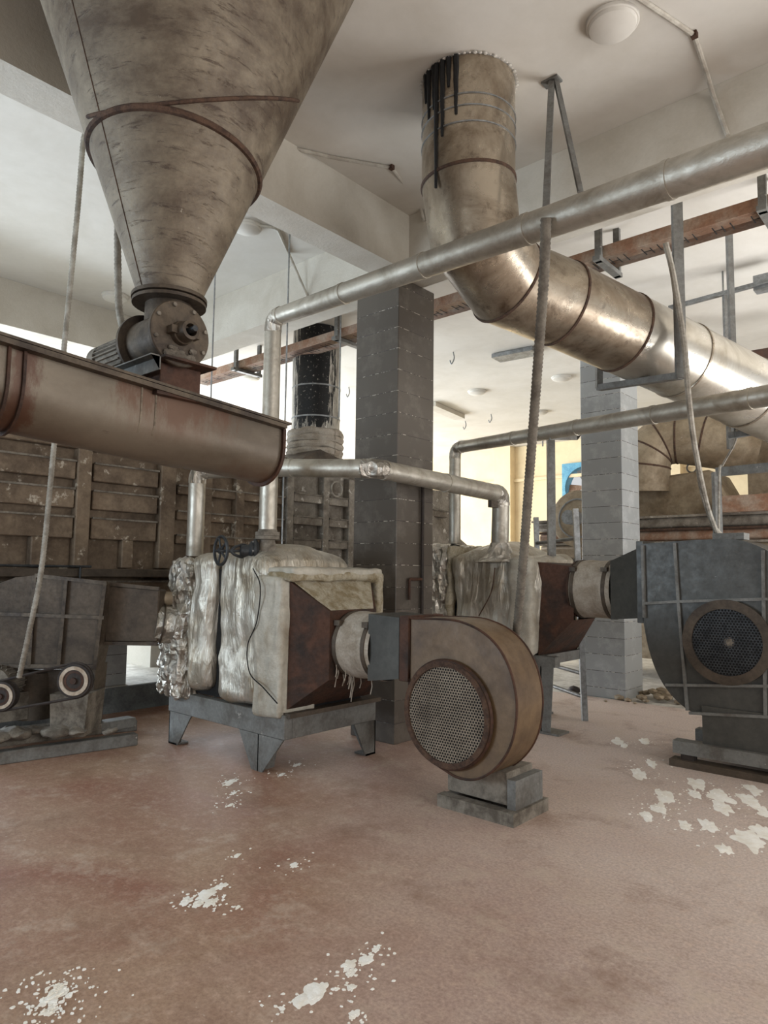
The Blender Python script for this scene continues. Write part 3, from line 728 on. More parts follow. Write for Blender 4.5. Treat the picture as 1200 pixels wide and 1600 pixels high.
# ================================================================ BROWN FAN
fy0, fy1 = 3.72, 4.03
fo = [(-3.04, 3.72, 1.23), (-2.719, 3.72, 1.239), (-2.577, 3.72, 1.222), (-2.445, 3.72, 1.174), (-2.337, 3.72, 1.095), (-2.26, 3.72, 0.985), (-2.216, 3.72, 0.856), (-2.203, 3.72, 0.725), (-2.226, 3.72, 0.571), (-2.285, 3.72, 0.441), (-2.389, 3.72, 0.326), (-2.507, 3.72, 0.26), (-2.629, 3.72, 0.247), (-2.73, 3.72, 0.271), (-2.839, 3.72, 0.315), (-2.947, 3.72, 0.412), (-3.015, 3.72, 0.536), (-3.039, 3.72, 0.686), (-3.041, 3.72, 0.823)]
fcx, fcz, fr_ = -2.711, .634, .325
t = thing('centrifugal_fan', 'brown oily snail-shaped fan with round mesh inlet, front centre', 'fan', (-2.62, 3.95, 0))
from mathutils import geometry
def smooth_outline(pts, skip=1):
    return pts
def volute(t, fo, y0, y1, m, edge=True):
    # side plate with the outline, curved wrapper
    fo2 = [tuple(p) for p in spline(fo, 4)]
    mx_, mz_ = sum(p[0] for p in fo2)/len(fo2), sum(p[2] for p in fo2)/len(fo2)
    fo2 = [(mx_+(p[0]-mx_)*.988, p[1], mz_+(p[2]-mz_)*.988) for p in fo2]
    MB().prism([(p[0], y0+.002, p[2]) for p in fo2], (0, .012, 0)).build('front_plate', M[m], t)
    MB().prism([(p[0], y1-.014, p[2]) for p in fo2], (0, .012, 0)).build('back_plate', M[m], t)
    pts = spline(fo, 4)
    cx = sum(p[0] for p in fo)/len(fo); czz = sum(p[2] for p in fo)/len(fo)
    a = [V3((p[0], 0, p[2])) for p in pts]
    inn = [V3((cx, 0, czz))+(q-V3((cx, 0, czz)))*.975 for q in a]
    rings = []
    for (r, yy) in ((a, y0-.0), (a, y1), (inn, y1), (inn, y0), (a, y0)): rings.append([(p.x, yy, p.z) for p in r])
    b = MB()
    for A, B in zip(rings, rings[1:]):
        for i in range(len(A)-1):
            b.face([A[i], A[i+1], B[i+1], B[i]])
    b.build('scroll_wrapper', M[m], t, ang=50)
volute(t, fo, fy0, fy1, 'fanbrown')
out = spline(fo, 4); MB().tube([(p.x, fy0-.004, p.z) for p in out], .008, 6).build('front_seam', M['rust'], t)
MB().tube([(p.x, fy1+.002, p.z) for p in out], .008, 6).build('back_seam', M['rust'], t)
def grill(t, cx, cz_, y, r, pitch, m, rim, rimw=.03, hole=.36):
    # real mesh of hexagonal openings
    b = MB(); s3 = math.sqrt(3); nrow = int(r/(pitch*s3/2))+1
    for j in range(-nrow, nrow+1):
        for i in range(-nrow-1, nrow+2):
            x = (i+(j % 2)*.5)*pitch; z = j*pitch*s3/2
            if x*x+z*z > (r-pitch*.4)**2: continue
            bul = -.05*(1-(x*x+z*z)/(r*r)) if False else 0
            for k in range(6):
                a0, a1 = PI/6+k*PI/3, PI/6+(k+1)*PI/3; R0, R1 = pitch/s3, pitch*hole
                b.face([(cx+x+R0*math.cos(a0), y+bul, cz_+z+R0*math.sin(a0)), (cx+x+R0*math.cos(a1), y+bul, cz_+z+R0*math.sin(a1)), (cx+x+R1*math.cos(a1), y+bul, cz_+z+R1*math.sin(a1)), (cx+x+R1*math.cos(a0), y+bul, cz_+z+R1*math.sin(a0))])
    g_ = b.build('inlet_mesh', M[m], t, flat=True)
    MB().band((cx, y-.012, cz_), (0, 1, 0), r-.012, r+rimw, .022, 56).build('inlet_rim', M[rim], t)
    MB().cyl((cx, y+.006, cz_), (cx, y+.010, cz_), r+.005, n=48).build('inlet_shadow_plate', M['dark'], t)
    return g_
grill(t, fcx, fcz, fy0-.035, fr_-.01, .0205, 'grill', 'seam', .022, .385)
MB().ring((fcx, fy0-.02, fcz), (0, 1, 0), fr_+.01, .018, 56, 6).build('inlet_collar', M['rust'], t)
# outlet flange and transition
MB().box(-3.12, -3.04, 3.70, 4.10, .80, 1.245).build('outlet_flange', M['rust'], t, bevel=.003)
MB().loft([rect(-3.13, 3.71, 4.09, .81, 1.23), rect(-3.44, 3.73, 4.17, .76, 1.24)], caps=True).build('outlet_transition', M['fangrey'], t)
# pedestal
pd = MB(); pd.box(-2.82, -2.36, 3.86, 4.18, .10, .30); pd.build('pedestal', M['duststeel'], t, bevel=.005)
sk = MB(); sk.box(-2.86, -2.28, 3.80, 3.88, 0, .08); sk.build('skid_rail', M['duststeel'], t)
MB().box(-2.86, -2.28, 4.16, 4.24, 0, .08).build('skid_rail', M['duststeel'], t)
MB().box(-2.36, -2.28, 3.881, 4.159, 0, .08).build('skid_rail', M['duststeel'], t)
MB().box(-2.84, -2.76, 3.881, 4.159, 0, .08).build('skid_rail', M['duststeel'], t)
MB().box(-2.36, -2.30, 3.86, 4.2, .081, .26).build('side_bracket', M['gunmetal'], t)

# ================================================================ SECOND HEATER
gx0, gx1, gy0, gy1 = -4.95, -3.44, 6.18, 7.08
t = thing('heat_exchanger', 'foil-wrapped air heater behind the dark pillar feeding the grey fan', 'heater', (-4.2, 6.6, 0))
MB().box(gx0+.05, gx1-.03, gy0+.05, gy1-.03, .76, 1.64).build('core', M['dark'], t)
def hump(p, n):
    p = drape(p, n, .02)
    if n.z > .3: p = p+V3((0, 0, .16*max(0, 1-((p.x+4.0)/.35)**2)*max(0, 1-((p.y-6.6)/.5)**2)))
    return p
MB().lumpy(-4.44, gx1, gy0-.04, gy1, .74, 1.74, .03, 2.6, 31, 40, .10, hump).build('foil_jacket', M['cloth'], t, ang=80)
MB().lumpy(-3.72, gx1+.01, gy0-.10, gy0+.3, .74, 1.70, .03, 4, 37, 16, .06).build('corner_flap', M['blanket'], t, ang=80)
MB().lumpy(-5.0, -4.52, gy0-.06, gy1, .74, 1.86, .04, 7, 41, 28, .10, crumple).build('foil_jacket', M['foil'], t, flat=True)
MB().lumpy(-4.53, -4.46, gy0-.03, gy1, .76, 1.84, .03, 8, 43, 12, .03).build('wool_joint', M['wool'], t, ang=80)
MB().lathe((-3.893, 6.237, 1.66), (0, 0, 1), [(0, .26), (.06, .17), (.16, .11), (.2, .10)], 24).build('pipe_boot', M['foil'], t)
MB().tube(spline([(-3.86, gy0-.09, 1.60), (-3.9, gy0-.10, 1.35), (-4.05, gy0-.10, 1.1)]), .006, 6).build('tie_wire', M['seam'], t)
MB().loft([rect(-3.44, gy0+.04, gy1-.02, .74, 1.66), rect(-3.10, 6.30, 6.78, 1.10, 1.62)], caps=False).build('reducer', M['rust'], t)
MB().box(gx0, gx1+.05, gy0, gy0+.1, .64, .74).build('frame_rail', M['gunmetal'], t)
MB().box(gx1-.08, gx1+.05, gy0+.101, gy1, .64, .74).build('frame_rail', M['gunmetal'], t)
MB().box(gx1+.05, gx1+.20, gy0, gy0+.1, .64, .74).build('frame_rail', M['gunmetal'], t)
for x, y in ((gx1+.04, gy0), (gx0, gy0), (gx1-.52, gy1-.16), (gx0, gy1-.16)):
    m = MB(); m.prism([(x, y, 0), (x+.1, y, 0), (x+.14, y, .64), (x-.12, y, .64), (x-.1, y, .46)], (0, .012, 0)); m.box(x, x+.012, y, y+.16, 0, .64); m.box(x, x+.2, y-.02, y+.2, 0, .02); m.build('leg', M['gunmetal'], t)
flex('pale canvas sleeve between rear heater and large grey fan', -3.14, -2.72, 6.52, 1.40, .275, 4)

# ================================================================ LARGE GREY FAN
go = [(-2.306, 6.0, 1.814), (-2.05, 6.0, 1.831), (-1.793, 6.0, 1.842), (-1.55, 6.0, 1.837), (-1.346, 6.0, 1.758), (-1.188, 6.0, 1.624), (-1.068, 6.0, 1.434), (-1.01, 6.0, 1.224), (-1.009, 6.0, 1.014), (-1.066, 6.0, 0.799), (-1.167, 6.0, 0.623), (-1.312, 6.0, 0.485), (-1.5, 6.0, 0.409), (-1.709, 6.0, 0.407), (-1.928, 6.0, 0.436), (-2.089, 6.0, 0.555), (-2.197, 6.0, 0.717), (-2.268, 6.0, 0.925), (-2.313, 6.0, 1.178)]
t = thing('centrifugal_fan', 'large slate-grey ribbed fan with round mesh inlet at right edge', 'fan', (-1.4, 6.3, 0))
volute(t, go, 6.0, 6.62, 'fangrey')
gc = V3((-1.635, 6.0, 1.022))
grill(t, gc.x, gc.z, 5.965, .275, .024, 'iron', 'darkfan', .06, .40)
MB().lathe((gc.x+.02, 5.975, gc.z), (0, -1, 0), [(0, .04), (.008, .04), (.009, .025), (.012, .024)], 24).build('shaft_cap', M['duststeel'], t)
rbn = [0]
def rb(a, b, wd=.035):
    rbn[0] += 1; MB().bar(a, b, wd, .02+.0015*rbn[0], (0, 1, 0)).build('stiffener', M['gunmetal'], t)
for a, b in [[(-2.024, 5.985, 1.819), (-2.004, 5.985, 1.317)], [(-2.004, 5.985, 1.317), (-1.954, 5.985, 0.445)], [(-1.356, 5.985, 1.748), (-1.378, 5.985, 0.487)], [(-2.294, 5.985, 1.3), (-2.004, 5.985, 1.328)], [(-2.004, 5.985, 1.328), (-1.333, 5.985, 1.373)], [(-2.124, 5.985, 0.631), (-1.354, 5.985, 0.711)], [(-1.939, 5.985, 0.427), (-1.361, 5.985, 0.48)], [(-2.295, 5.985, 1.802), (-2.291, 5.985, 1.18)]]: rb(a, b, .022)
gp = [(-1.838, 6.0, 0.459), (-1.84, 6.0, 0.206)]
MB().box(gp[1][0], -.85, 5.985, 6.6, .2, .50).build('pedestal', M['fangrey'], t)
MB().box(-2.06, -.6, 5.93, 6.05, .10, .20).build('skid_rail', M['gunmetal'], t)
MB().box(-2.06, -.6, 6.5, 6.62, .10, .20).build('skid_rail', M['gunmetal'], t)
MB().box(-2.08, -.6, 5.90, 6.04, 0, .055).build('base_rail', M['darkfan'], t)
MB().box(-2.08, -.6, 6.5, 6.62, 0, .055).build('base_rail', M['darkfan'], t)
for x in (-2.0, -1.3, -.7):
    MB().box(x, x+.1, 5.94, 6.03, .055, .10).build('isolator_pad', M['rubber'], t)
    MB().box(x, x+.1, 6.51, 6.6, .055, .10).build('isolator_pad', M['rubber'], t)
MB().loft([rect(-2.33, 6.08, 6.56, 1.17, 1.80), rect(-2.70, 6.24, 6.80, 1.13, 1.67)], caps=True).build('outlet_transition', M['fangrey'], t)
MB().box(-2.36, -2.30, 6.0, 6.62, 1.13, 1.84).build('outlet_flange', M['fangrey'], t, bevel=.004)
MB().box(*(-1.77, -1.53, 6.15, 6.32, 1.845, 1.9)).build('cable_gland_box', M['gunmetal'], t)

# ================================================================ LEFT FAN SET
def front(pts, d, depth, name, m, t, bevel=0): MB().prism(pts, F*depth).build(name, M[m], t, bevel=bevel)
t = thing('centrifugal_fan', 'dark dusty fan housing with welded square panels, left edge', 'fan', (-6.395, 2.654, 0.0))
hs = [(-6.662, 2.112, 0.671), (-6.633, 2.068, 1.275), (-6.507, 2.171, 1.348), (-6.382, 2.276, 1.41), (-6.277, 2.362, 1.461), (-6.153, 2.47, 1.479), (-5.706, 2.872, 1.421), (-5.727, 2.884, 1.154), (-5.773, 2.875, 0.881), (-5.814, 2.86, 0.69)]
front(hs, 0, .22, 'housing', 'darkfan', t)
for a, b in [[(-6.602, 2.089, 1.157), (-5.714, 2.879, 1.128)], [(-6.623, 2.122, 0.706), (-5.795, 2.855, 0.714)], [(-6.138, 2.463, 1.479), (-6.211, 2.487, 0.702)], [(-5.939, 2.643, 1.45), (-6.023, 2.653, 0.705)], [(-5.691, 2.864, 1.432), (-5.796, 2.857, 0.687)], [(-6.138, 2.463, 1.479), (-5.687, 2.869, 1.421)]]:
    MB().bar(a, b, .03, .025, F).build('stiffener', M['valve'], t)
fp = [(-5.941, 2.813, 0.709), (-5.85, 2.893, 0.711), (-5.912, 2.898, 0.189), (-5.99, 2.829, 0.187)]
front(fp, 0, .25, 'side_post', 'darkfan', t)
front([(-5.952, 2.559, 0.496), (-5.713, 2.771, 0.5), (-5.761, 2.768, 0.144), (-5.968, 2.584, 0.151)], 0, .35, 'pedestal', 'duststeel', t)
front([(-6.888, 2.183, 0.641), (-6.465, 2.557, 0.648), (-6.084, 2.894, 0.654), (-6.111, 2.895, 0.435), (-6.898, 2.199, 0.422)], 0, .2, 'bearing_bracket', 'darkfan', t)
dr = V3((-6.473, 2.653, 0.336)); MB().cyl((dr.x, dr.y, .22), (dr.x, dr.y, .62), .16, n=32).build('drum', M['darkfan'], t)
# transition box and sleeve
t = thing('duct_box', 'dark square sheet-metal duct box between left fan and foil wrap', 'duct', (-5.747, 3.165, 0.89))
front([(-5.795, 2.93, 1.402), (-5.456, 3.234, 1.364), (-5.49, 3.256, 0.915), (-5.835, 2.95, 0.909)], 0, .2, 'box', 'darkfan', t, .01)
for a, b in [[(-5.785, 2.924, 1.414), (-5.446, 3.228, 1.375)], [(-5.826, 2.946, 0.899), (-5.481, 3.251, 0.899)]]: MB().bar(a, b, .03, .03, F).build('edge_strip', M['valve'], t)
l0, l1 = V3((-5.604, 3.298, 1.066)), V3((-5.502, 3.498, 1.039))
t = thing('flexible_connector', 'short crumpled foil sleeve left of the foil-wrapped heater', 'connector', l0-V3((0, 0, .17)))
MB().tube([l0, l0.lerp(l1, .3), l0.lerp(l1, .6), l1], .168, 32, rf=lambda u: .165+.012*math.sin(u*9)).build('sleeve', M['foil'], t, ang=80)
MB().ring(l0.lerp(l1, .25), l1-l0, .172, .008, 32, 6).build('clamp_band', M['valve'], t)
m0, m1 = V3((-5.651, 3.271, 1.29)), V3((-5.553, 3.56, 1.276))
tag(MB().cyl(m0, m1, .06, n=24).build('pipe_stub', M['tanpaint']), 'short brown pipe above the crumpled foil sleeve', 'pipe')
# pulleys and belt
def pulley(c, r, label, m2='creamrim'):
    c = V3(c); t = thing('belt_pulley', label, 'pulley', c-V3((0, 0, r)), 'pulleys of the left fan drive'); d = -F
    MB().lathe(c-d*.05, d, [(0, r*.98), (.012, r), (.03, r*.92), (.05, r*.92), (.068, r), (.08, r*.98), (.082, r*.8)], 44).build('rim', M['rubber'], t)
    MB().lathe(c+d*.028, d, [(0, r*.84), (.010, r*.84), (.012, r*.64), (.002, r*.62)], 44).build('painted_ring', M[m2], t)
    MB().lathe(c+d*.02, d, [(0, r*.6), (.012, r*.58), (.014, r*.45), (.004, r*.42), (.006, r*.2), (.03, r*.18), (.03, .02)], 32).build('hub', M['rust'], t)
    return c
p1 = pulley((-5.586, 2.598, 0.647), .137, 'larger belt pulley with cream ring, right end of belt')
p2 = pulley((-6.03, 2.219, 0.517), .118, 'smaller belt pulley with cream ring at left photo edge')
b = MB(); ax = (p1-p2).normalized(); un = V3((0, 0, 1)) - ax*ax.z; un.normalize()
path = []
for k in range(13):
    a = PI/2-k/12*PI; path.append(p1+ax*.137*math.cos(a)+un*.137*math.sin(a))
for k in range(13):
    a = -PI/2-k/12*PI; path.append(p2+ax*.118*math.cos(a)+un*.118*math.sin(a))
path.append(path[0])
for off in (-.0,): b.tube([p-F*off for p in path], .012, 6)
tag(b.build('drive_belt', M['rubber']), 'black drive belt stretched between the two pulleys at left', 'belt')
# skid under it
t = thing('machine_skid', 'dust-covered steel skid under the left fan drive', 'skid', (-6.037, 2.735, 0.0))
def floor_bar(px0, py0, px1, py1, z, wd, ht, m='duststeel', nm='skid_rail'): pass
for (a, b_), z, wd, ht, m in (([(-6.0, 2.034, 0.0), (-5.774, 3.252, 0.0)], .05, .10, .10, 'gunmetal'), ([(-6.719, 2.267, 0.0), (-6.294, 3.538, 0.0)], .05, .12, .10, 'gunmetal'), ([(-6.256, 2.117, 0.0), (-6.086, 3.043, 0.0)], .145, .3, .09, 'duststeel'), ([(-6.031, 2.846, 0.0), (-6.041, 3.354, 0.0)], .145, .14, .085, 'gunmetal')):
    a, b_ = V3(a), V3(b_); a.z = b_.z = z; MB().bar(a, b_, wd, ht).build('skid_rail', M[m], t, bevel=.006)
ds = MB()
for i, (px, py, r) in enumerate([(-5.759, 2.554, 0.2, 0.11), (-5.966, 2.29, 0.2, 0.14), (-5.854, 2.109, 0.2, 0.12), (-5.532, 2.871, 0.2, 0.06), (-5.912, 2.466, 0.2, 0.1)] and []): pass
for i, (x, y, z, r) in enumerate([(-5.9, 2.605, 0.2, 0.12), (-6.057, 2.324, 0.2, 0.14), (-6.028, 2.17, 0.2, 0.13), (-5.589, 2.911, 0.2, 0.06), (-6.068, 2.504, 0.2, 0.1), (-5.782, 2.721, 0.2, 0.08)]):
    ds.sphere((x, y, z), r, (1.2, 1.0, .34), 3)
for v in ds.bm.verts: v.co += V3((0, 0, .03*noise.noise(v.co*14)))
ds.build('dust_heap', M['duststeel'], t)
t = thing('electric_motor', 'dust-caked electric motor at far left below the fan', 'motor', (-6.438, 2.362, 0.218))
q0 = V3((-6.467, 2.43, 0.573))
mm = MB(); mm.cyl(q0-F*.25, q0+F*.25, .13, n=28)
for k in range(20):
    a = k*PI/10; d = R*math.cos(a)+V3((0, 0, 1))*math.sin(a); mm.bar(q0-F*.22+d*.135, q0+F*.2+d*.135, .008, .024, d)
mm.build('finned_body', M['duststeel'], t)
MB().box(q0.x-.12, q0.x+.12, q0.y-.12, q0.y+.12, .24, q0.z-.1).build('foot', M['duststeel'], t)

# ================================================================ HOSES AND CONDUITS
def hose(pts, r, m, label, rib=True, name='flex_conduit', group=None, cat='conduit'):
    P = spline(pts, 24 if rib else 10)
    if rib: o = MB().tube(P, r, 10, rf=None).build(name, M[m])
    else: o = MB().tube(P, r, 8).build(name, M[m])
    if rib:
        me = o.data
    return tag(o, label, cat, group)
def rib_hose(pts, r, m, label):
    P0 = spline(pts, 40); L = [0]
    for a, b in zip(P0, P0[1:]): L.append(L[-1]+(b-a).length)
    n = int(L[-1]/.012); P = []; j = 0
    for i in range(n+1):
        s_ = L[-1]*i/n
        while j < len(L)-2 and L[j+1] < s_: j += 1
        P.append(P0[j].lerp(P0[j+1], (s_-L[j])/max(1e-6, L[j+1]-L[j])))
    cnt = [0]
    def rf(u): i = round(u*(len(P)-1)); return r*(1.0 if i % 2 else .86)
    return tag(MB().tube(P, r, 10, rf=rf).build('flex_conduit', M[m], ang=180), label, 'conduit')
rib_hose([(-5.147, 2.273, 4.9), (-5.142, 2.244, 4.831), (-5.249, 2.274, 4.323), (-5.485, 2.324, 3.232), (-5.571, 2.327, 2.546), (-5.638, 2.311, 1.581), (-5.691, 2.26, 1.031), (-5.817, 2.256, 0.683)], .022, 'hose', 'pale corrugated conduit hanging from ceiling past trough to left fan')
rib_hose([(-3.523, 1.739, 3.609), (-3.493, 1.741, 3.236), (-3.454, 1.742, 2.941), (-3.349, 1.719, 2.787), (-3.288, 1.715, 2.705)], .020, 'hose', 'corrugated conduit dropping behind hopper to gear motor')
rib_hose([(-1.742, 3.264, 3.472), (-1.812, 3.367, 3.204), (-1.994, 3.602, 2.668), (-2.158, 3.792, 2.087), (-2.305, 3.98, 1.655), (-2.489, 4.206, 1.178), (-2.634, 4.379, 0.888)], .031, 'hosedark', 'thick dark corrugated hose hanging in front of the rear heater')
hose([(-1.75, 5.136, 4.035), (-1.719, 5.192, 3.795), (-1.667, 5.227, 3.3), (-1.643, 5.232, 2.86), (-1.689, 5.498, 2.521), (-1.826, 6.224, 2.142), (-1.859, 6.625, 1.899)], .022, 'hose', 'thick grey cable sagging down to the large grey fan', False, 'power_cable', cat='cable')
hose([(-1.761, 5.235, 4.024), (-1.719, 5.305, 3.382), (-1.695, 5.47, 2.716), (-1.8, 5.963, 2.279), (-1.865, 6.471, 2.022), (-1.848, 6.741, 1.904)], .014, 'hose', 'thinner grey cable beside the thick one above the large grey fan', False, 'power_cable', cat='cable')
hose([(-1.79, 7.064, 2.928), (-1.845, 7.201, 2.831), (-2.025, 7.461, 2.674), (-2.059, 7.443, 2.577), (-2.096, 7.487, 1.899)], .012, 'hose', 'thin pale cable drooping to grey frame at right', False, 'power_cable', cat='cable')
def conduit(pts, label, r=.016):
    tag(MB().tube(roundpath(pts, .05), r, 8).build('ceiling_conduit', M['conduit']), label, 'conduit')
conduit([(-1.422, 3.689, 4.885), (-1.248, 4.259, 4.885), (-1.297, 4.693, 4.885), (-1.302, 4.815, 4.827), (-1.217, 4.815, 4.496)], 'ceiling conduit near top right crossing down the beam')
conduit([(-4.104, 3.257, 4.885), (-3.873, 3.696, 4.885), (-3.602, 4.113, 4.885), (-3.867, 4.81, 4.964), (-3.812, 4.81, 4.778)], 'ceiling conduit running from hopper toward the duct')
conduit([(-5.348, 3.813, 4.885), (-5.118, 4.153, 4.885), (-5.469, 4.611, 4.885), (-5.421, 4.815, 4.517), (-5.356, 4.815, 4.38)], 'ceiling conduit in left bay just right of hopper')
for k, (p, z) in enumerate((((-1.246, 4.252, 4.88), 0), ((-3.597, 4.106, 4.88), 0))):
    tag(MB().box(p[0]-.018, p[0]+.018, p[1]-.018, p[1]+.018, 4.865, 4.899).build('conduit_clip', M['rust']), ('small rusty clip at bend of top right ceiling conduit', 'small rusty clip at bend of ceiling conduit left of duct')[k], 'clip')

# thin rods
def rod(a, b, r, label): tag(MB().cyl(a, b, r, n=10).build('hanging_rod', M['galv']), label, 'rod')
rd1 = (-4.967, 4.186, 3.856); rod((rd1[0], rd1[1], 4.899), (-4.967, 4.186, 1.62), .008, 'thin rod hanging just right of the silver pipe drop')
rd1 = (-5.566, 5.491, 4.22); rod((rd1[0], rd1[1], 4.899), (-5.566, 5.491, 3.3), .008, 'thin rod hanging in front of soot-black duct')
rd1 = (-4.344, 2.939, 3.178); rod((rd1[0], rd1[1], 4.899), (-4.344, 2.939, 2.8), .006, 'thin rod hanging beyond the right part of the trough')

# ================================================================ CEILING LAMPS
def lamp(p, r, label):
    t = thing('ceiling_lamp', label, 'lamp', (p[0], p[1], 4.84), 'round flush ceiling lamps')
    MB().lathe((p[0], p[1], 4.899), (0, 0, -1), [(0, r), (.02, r), (.025, r*.96)], 36).build('base_ring', M['ceil'], t)
    MB().lathe((p[0], p[1], 4.875), (0, 0, -1), [(0, r*.92), (.02, r*.88), (.04, r*.6), (.048, .01)], 36).build('glass_cover', M['ceil'], t)
lamp((-1.593, 3.841, 4.9), .155, 'round unlit ceiling lamp near top right corner')
lamp((-5.333, 3.961, 4.9), .14, 'round unlit ceiling lamp just right of the hopper')
lamp((-7.998, 3.978, 4.9), .16, 'round unlit ceiling lamp left of hopper tip')
lamp((-7.067, 10.539, 4.9), .17, 'round unlit lamp on far ceiling right of dark pillar')
lamp((-5.429, 10.668, 4.9), .17, 'round unlit lamp on far ceiling left of lighter pillar')
lamp((-10.159, 14.475, 4.9), .2, 'round unlit lamp on far ceiling above the cream wall')
lamp((-6.972, 12.718, 4.9), .17, 'round unlit lamp on far ceiling behind the dark hose')
lamp((-9.645, 7.303, 4.9), .17, 'round unlit lamp on far ceiling behind the valve')
def hook(p, label):
    tag(MB().tube(spline([(p[0], p[1], 4.899), (p[0]+.02, p[1], 4.80), (p[0]-.03, p[1], 4.72), (p[0]-.06, p[1], 4.78)]), .010, 6).build('ceiling_hook', M['galv']), label, 'hook', 'wire hooks on the far ceiling')
hook((-6.066, 8.401, 4.9), 'wire hook on far ceiling nearest the dark pillar')
hook((-7.886, 12.292, 4.9), 'small far wire hook on ceiling right of dark pillar')
hook((-8.704, 12.524, 4.9), 'second small far wire hook on ceiling by dark pillar')
hook((-8.733, 8.851, 4.9), 'wire hook on ceiling between soot duct and dark pillar')
f0 = V3((-8.25, 10.657, 4.85)); f1 = V3((-8.454, 11.95, 4.85))
tag(MB().bar(f0, f1, .25, .09).build('strip_light_box', M['beam']), 'grey strip fixture on far ceiling beside dark pillar', 'fixture')
f0 = V3((-5.664, 8.975, 4.86)); f1 = V3((-4.999, 9.036, 4.86))
tag(MB().bar(f0, f1, .3, .06).build('ceiling_grille', M['galv']), 'pale grille on far ceiling left of the big duct', 'grille')

# ================================================================ COLUMN FITTINGS
t = thing('wall_pipe', 'dark vertical pipe clipped to the front pillar face', 'pipe', (-4.09, 5.185, 1.1))
yv = 5.178
MB().cyl((-4.09, yv, .95), (-4.09, yv, 2.36), .016, n=12).build('riser', M['rubber'], t)
hk = V3((-4.08, 4.988, 1.48))
MB().tube(roundpath([(-4.09, yv, hk.z), (-4.09, hk.y, hk.z), (-4.09, hk.y, hk.z-.19)], .02), .014, 8).build('hooked_handle', M['rust'], t)

# ================================================================ LADDER
t = thing('ladder', 'grey steel ladder leaning behind the reducer, left of lighter pillar', 'ladder', (-3.402, 7.015, 0.0))
r0, r1 = V3((-3.344, 7.028, 0.0)), V3((-3.463, 7.107, 2.265))
s0_, s1_ = V3((-4.163, 7.621, 0.0)), V3((-3.992, 7.401, 2.047))
s1_ = s0_+(r1-r0)*.99
MB().bar(r0, r1, .045, .06, R).build('side_rail', M['galv'], t)
MB().bar(s0_, s1_, .045, .06, R).build('side_rail', M['galv'], t)
for k in range(1, 9):
    u = k*.107; MB().cyl(r0.lerp(r1, u), s0_.lerp(s1_, u), .021, n=10).build('rung', M['gunmetal'], t)

# ================================================================ RIGHT BACKGROUND DRYER
yd = 10.4
t = thing('dryer', 'rusty pale dryer with stacked ledges behind the grey fan, right background', 'dryer', (-2, 11, 0))
xa, xb = -5.657, 2.5
zA, zB, zC, zD = [2.387, 2.219, 2.033, 1.773]
MB().box(xa+.1, xb, yd+.05, yd+1.3, .3, zB).build('body', M['tanpaint'], t)
for i, (z0, z1, xx, m) in enumerate(((zD-.3, zD-.02, xa+.05, 'tanpaint'), (zD, zC-.02, xa, 'tanpaint'), (zC, zB-.02, xa, 'rustlight'), (zB, zA, xa-.05, 'greypanel'))):
    MB().lumpy(xx, xb, yd-.1-.02*i, yd+.3, z0, z1, .0, 1, i, 8, .06).build('ledge', M[m], t, ang=60)
    MB().box(xx-.04, xb, yd-.16-.02*i, yd+.3, z1-.01, z1+.02).build('ledge_lip', M['seam' if i == 2 else 'greypanel'], t)
hA, hB, hC, hD = [(-4.415, 10.4, 2.613), (-4.007, 10.4, 3.002), (-2.995, 10.4, 3.059), (-2.676, 10.4, 2.43)]
MB().prism([(hA[0], yd+.02, zA), (hA[0], yd+.02, hA[2]), (hB[0], yd+.02, hB[2]), (hC[0], yd+.02, hC[2]), (hD[0], yd+.02, hD[2]), (hD[0], yd+.02, zA)], (0, .9, 0)).build('hood', M['tanpaint'], t, bevel=.06)
le = (-3.311, 10.6, 3.102)
MB().ring((le[0], yd+.2, le[2]+.03), (0, 1, 0), .07, .012, 20, 6).build('lifting_eye', M['galv'], t)
bx = V3((-2.61, 10.793, 3.007))
MB().box(bx.x, bx.x+1.0, bx.y-.0, bx.y+.5, 2.45, 3.5).build('riser_box', M['tanpaint'], t)
MB().box(-2.879, xb, yd-.35, yd+.3, zA+.02, zA+.24).build('top_channel', M['rustlight'], t)
# elbow duct on top
t = thing('elbow_duct', 'tan ribbed elbow duct over the right background dryer', 'duct', (-3.702, 10.358, 3.05))
ep = [V3((-3.848, 10.532, 2.739)), V3((-3.823, 10.495, 3.252)), V3((-3.754, 10.53, 3.486)), V3((-3.601, 10.647, 3.643)), V3((-3.384, 10.843, 3.608)), V3((-3.112, 10.835, 3.439)), V3((-2.532, 10.569, 3.228))]
ep = [V3(p) for p in [(-3.954, 10.431, 2.805), (-3.936, 10.403, 3.183), (-3.882, 10.426, 3.397), (-3.751, 10.525, 3.544), (-3.511, 10.599, 3.586), (-3.162, 10.648, 3.514), (-2.476, 10.871, 3.356)]]
eg = seg_rings(ep, .37)
for i in range(len(ep)-1):
    MB().loft([rr(eg[i], .37, 40), rr(eg[i+1], .37, 40)], caps=False).build('duct_section', M['tanpaint'], t, ang=60)
for i in range(1, len(ep)-1):
    MB().loft([rr(eg[i], .371, 40, -.014), rr(eg[i], .38, 40, -.008), rr(eg[i], .38, 40, .008), rr(eg[i], .371, 40, .014)], caps=False).build('seam_band', M['seam'], t)
# blower beside it
vb_ = V3((-4.821, 10.245, 2.399))
t = thing('blower', 'rounded tan blower housing under the blue wall fan', 'blower', vb_-V3((0, 0, .4)))
MB().lathe(vb_-V3((0, .3, 0)), (0, 1, 0), [(0, .40), (.02, .44), (.58, .44), (.6, .40)], 44).build('housing', M['tanpaint'], t)
MB().ring(vb_-V3((0, .31, 0)), (0, 1, 0), .30, .012, 36, 6).build('rib', M['galv'], t)
MB().cyl(vb_-V3((0, .3, 0)), vb_-V3((0, .6, 0)), .11, n=24).build('motor', M['galv'], t)

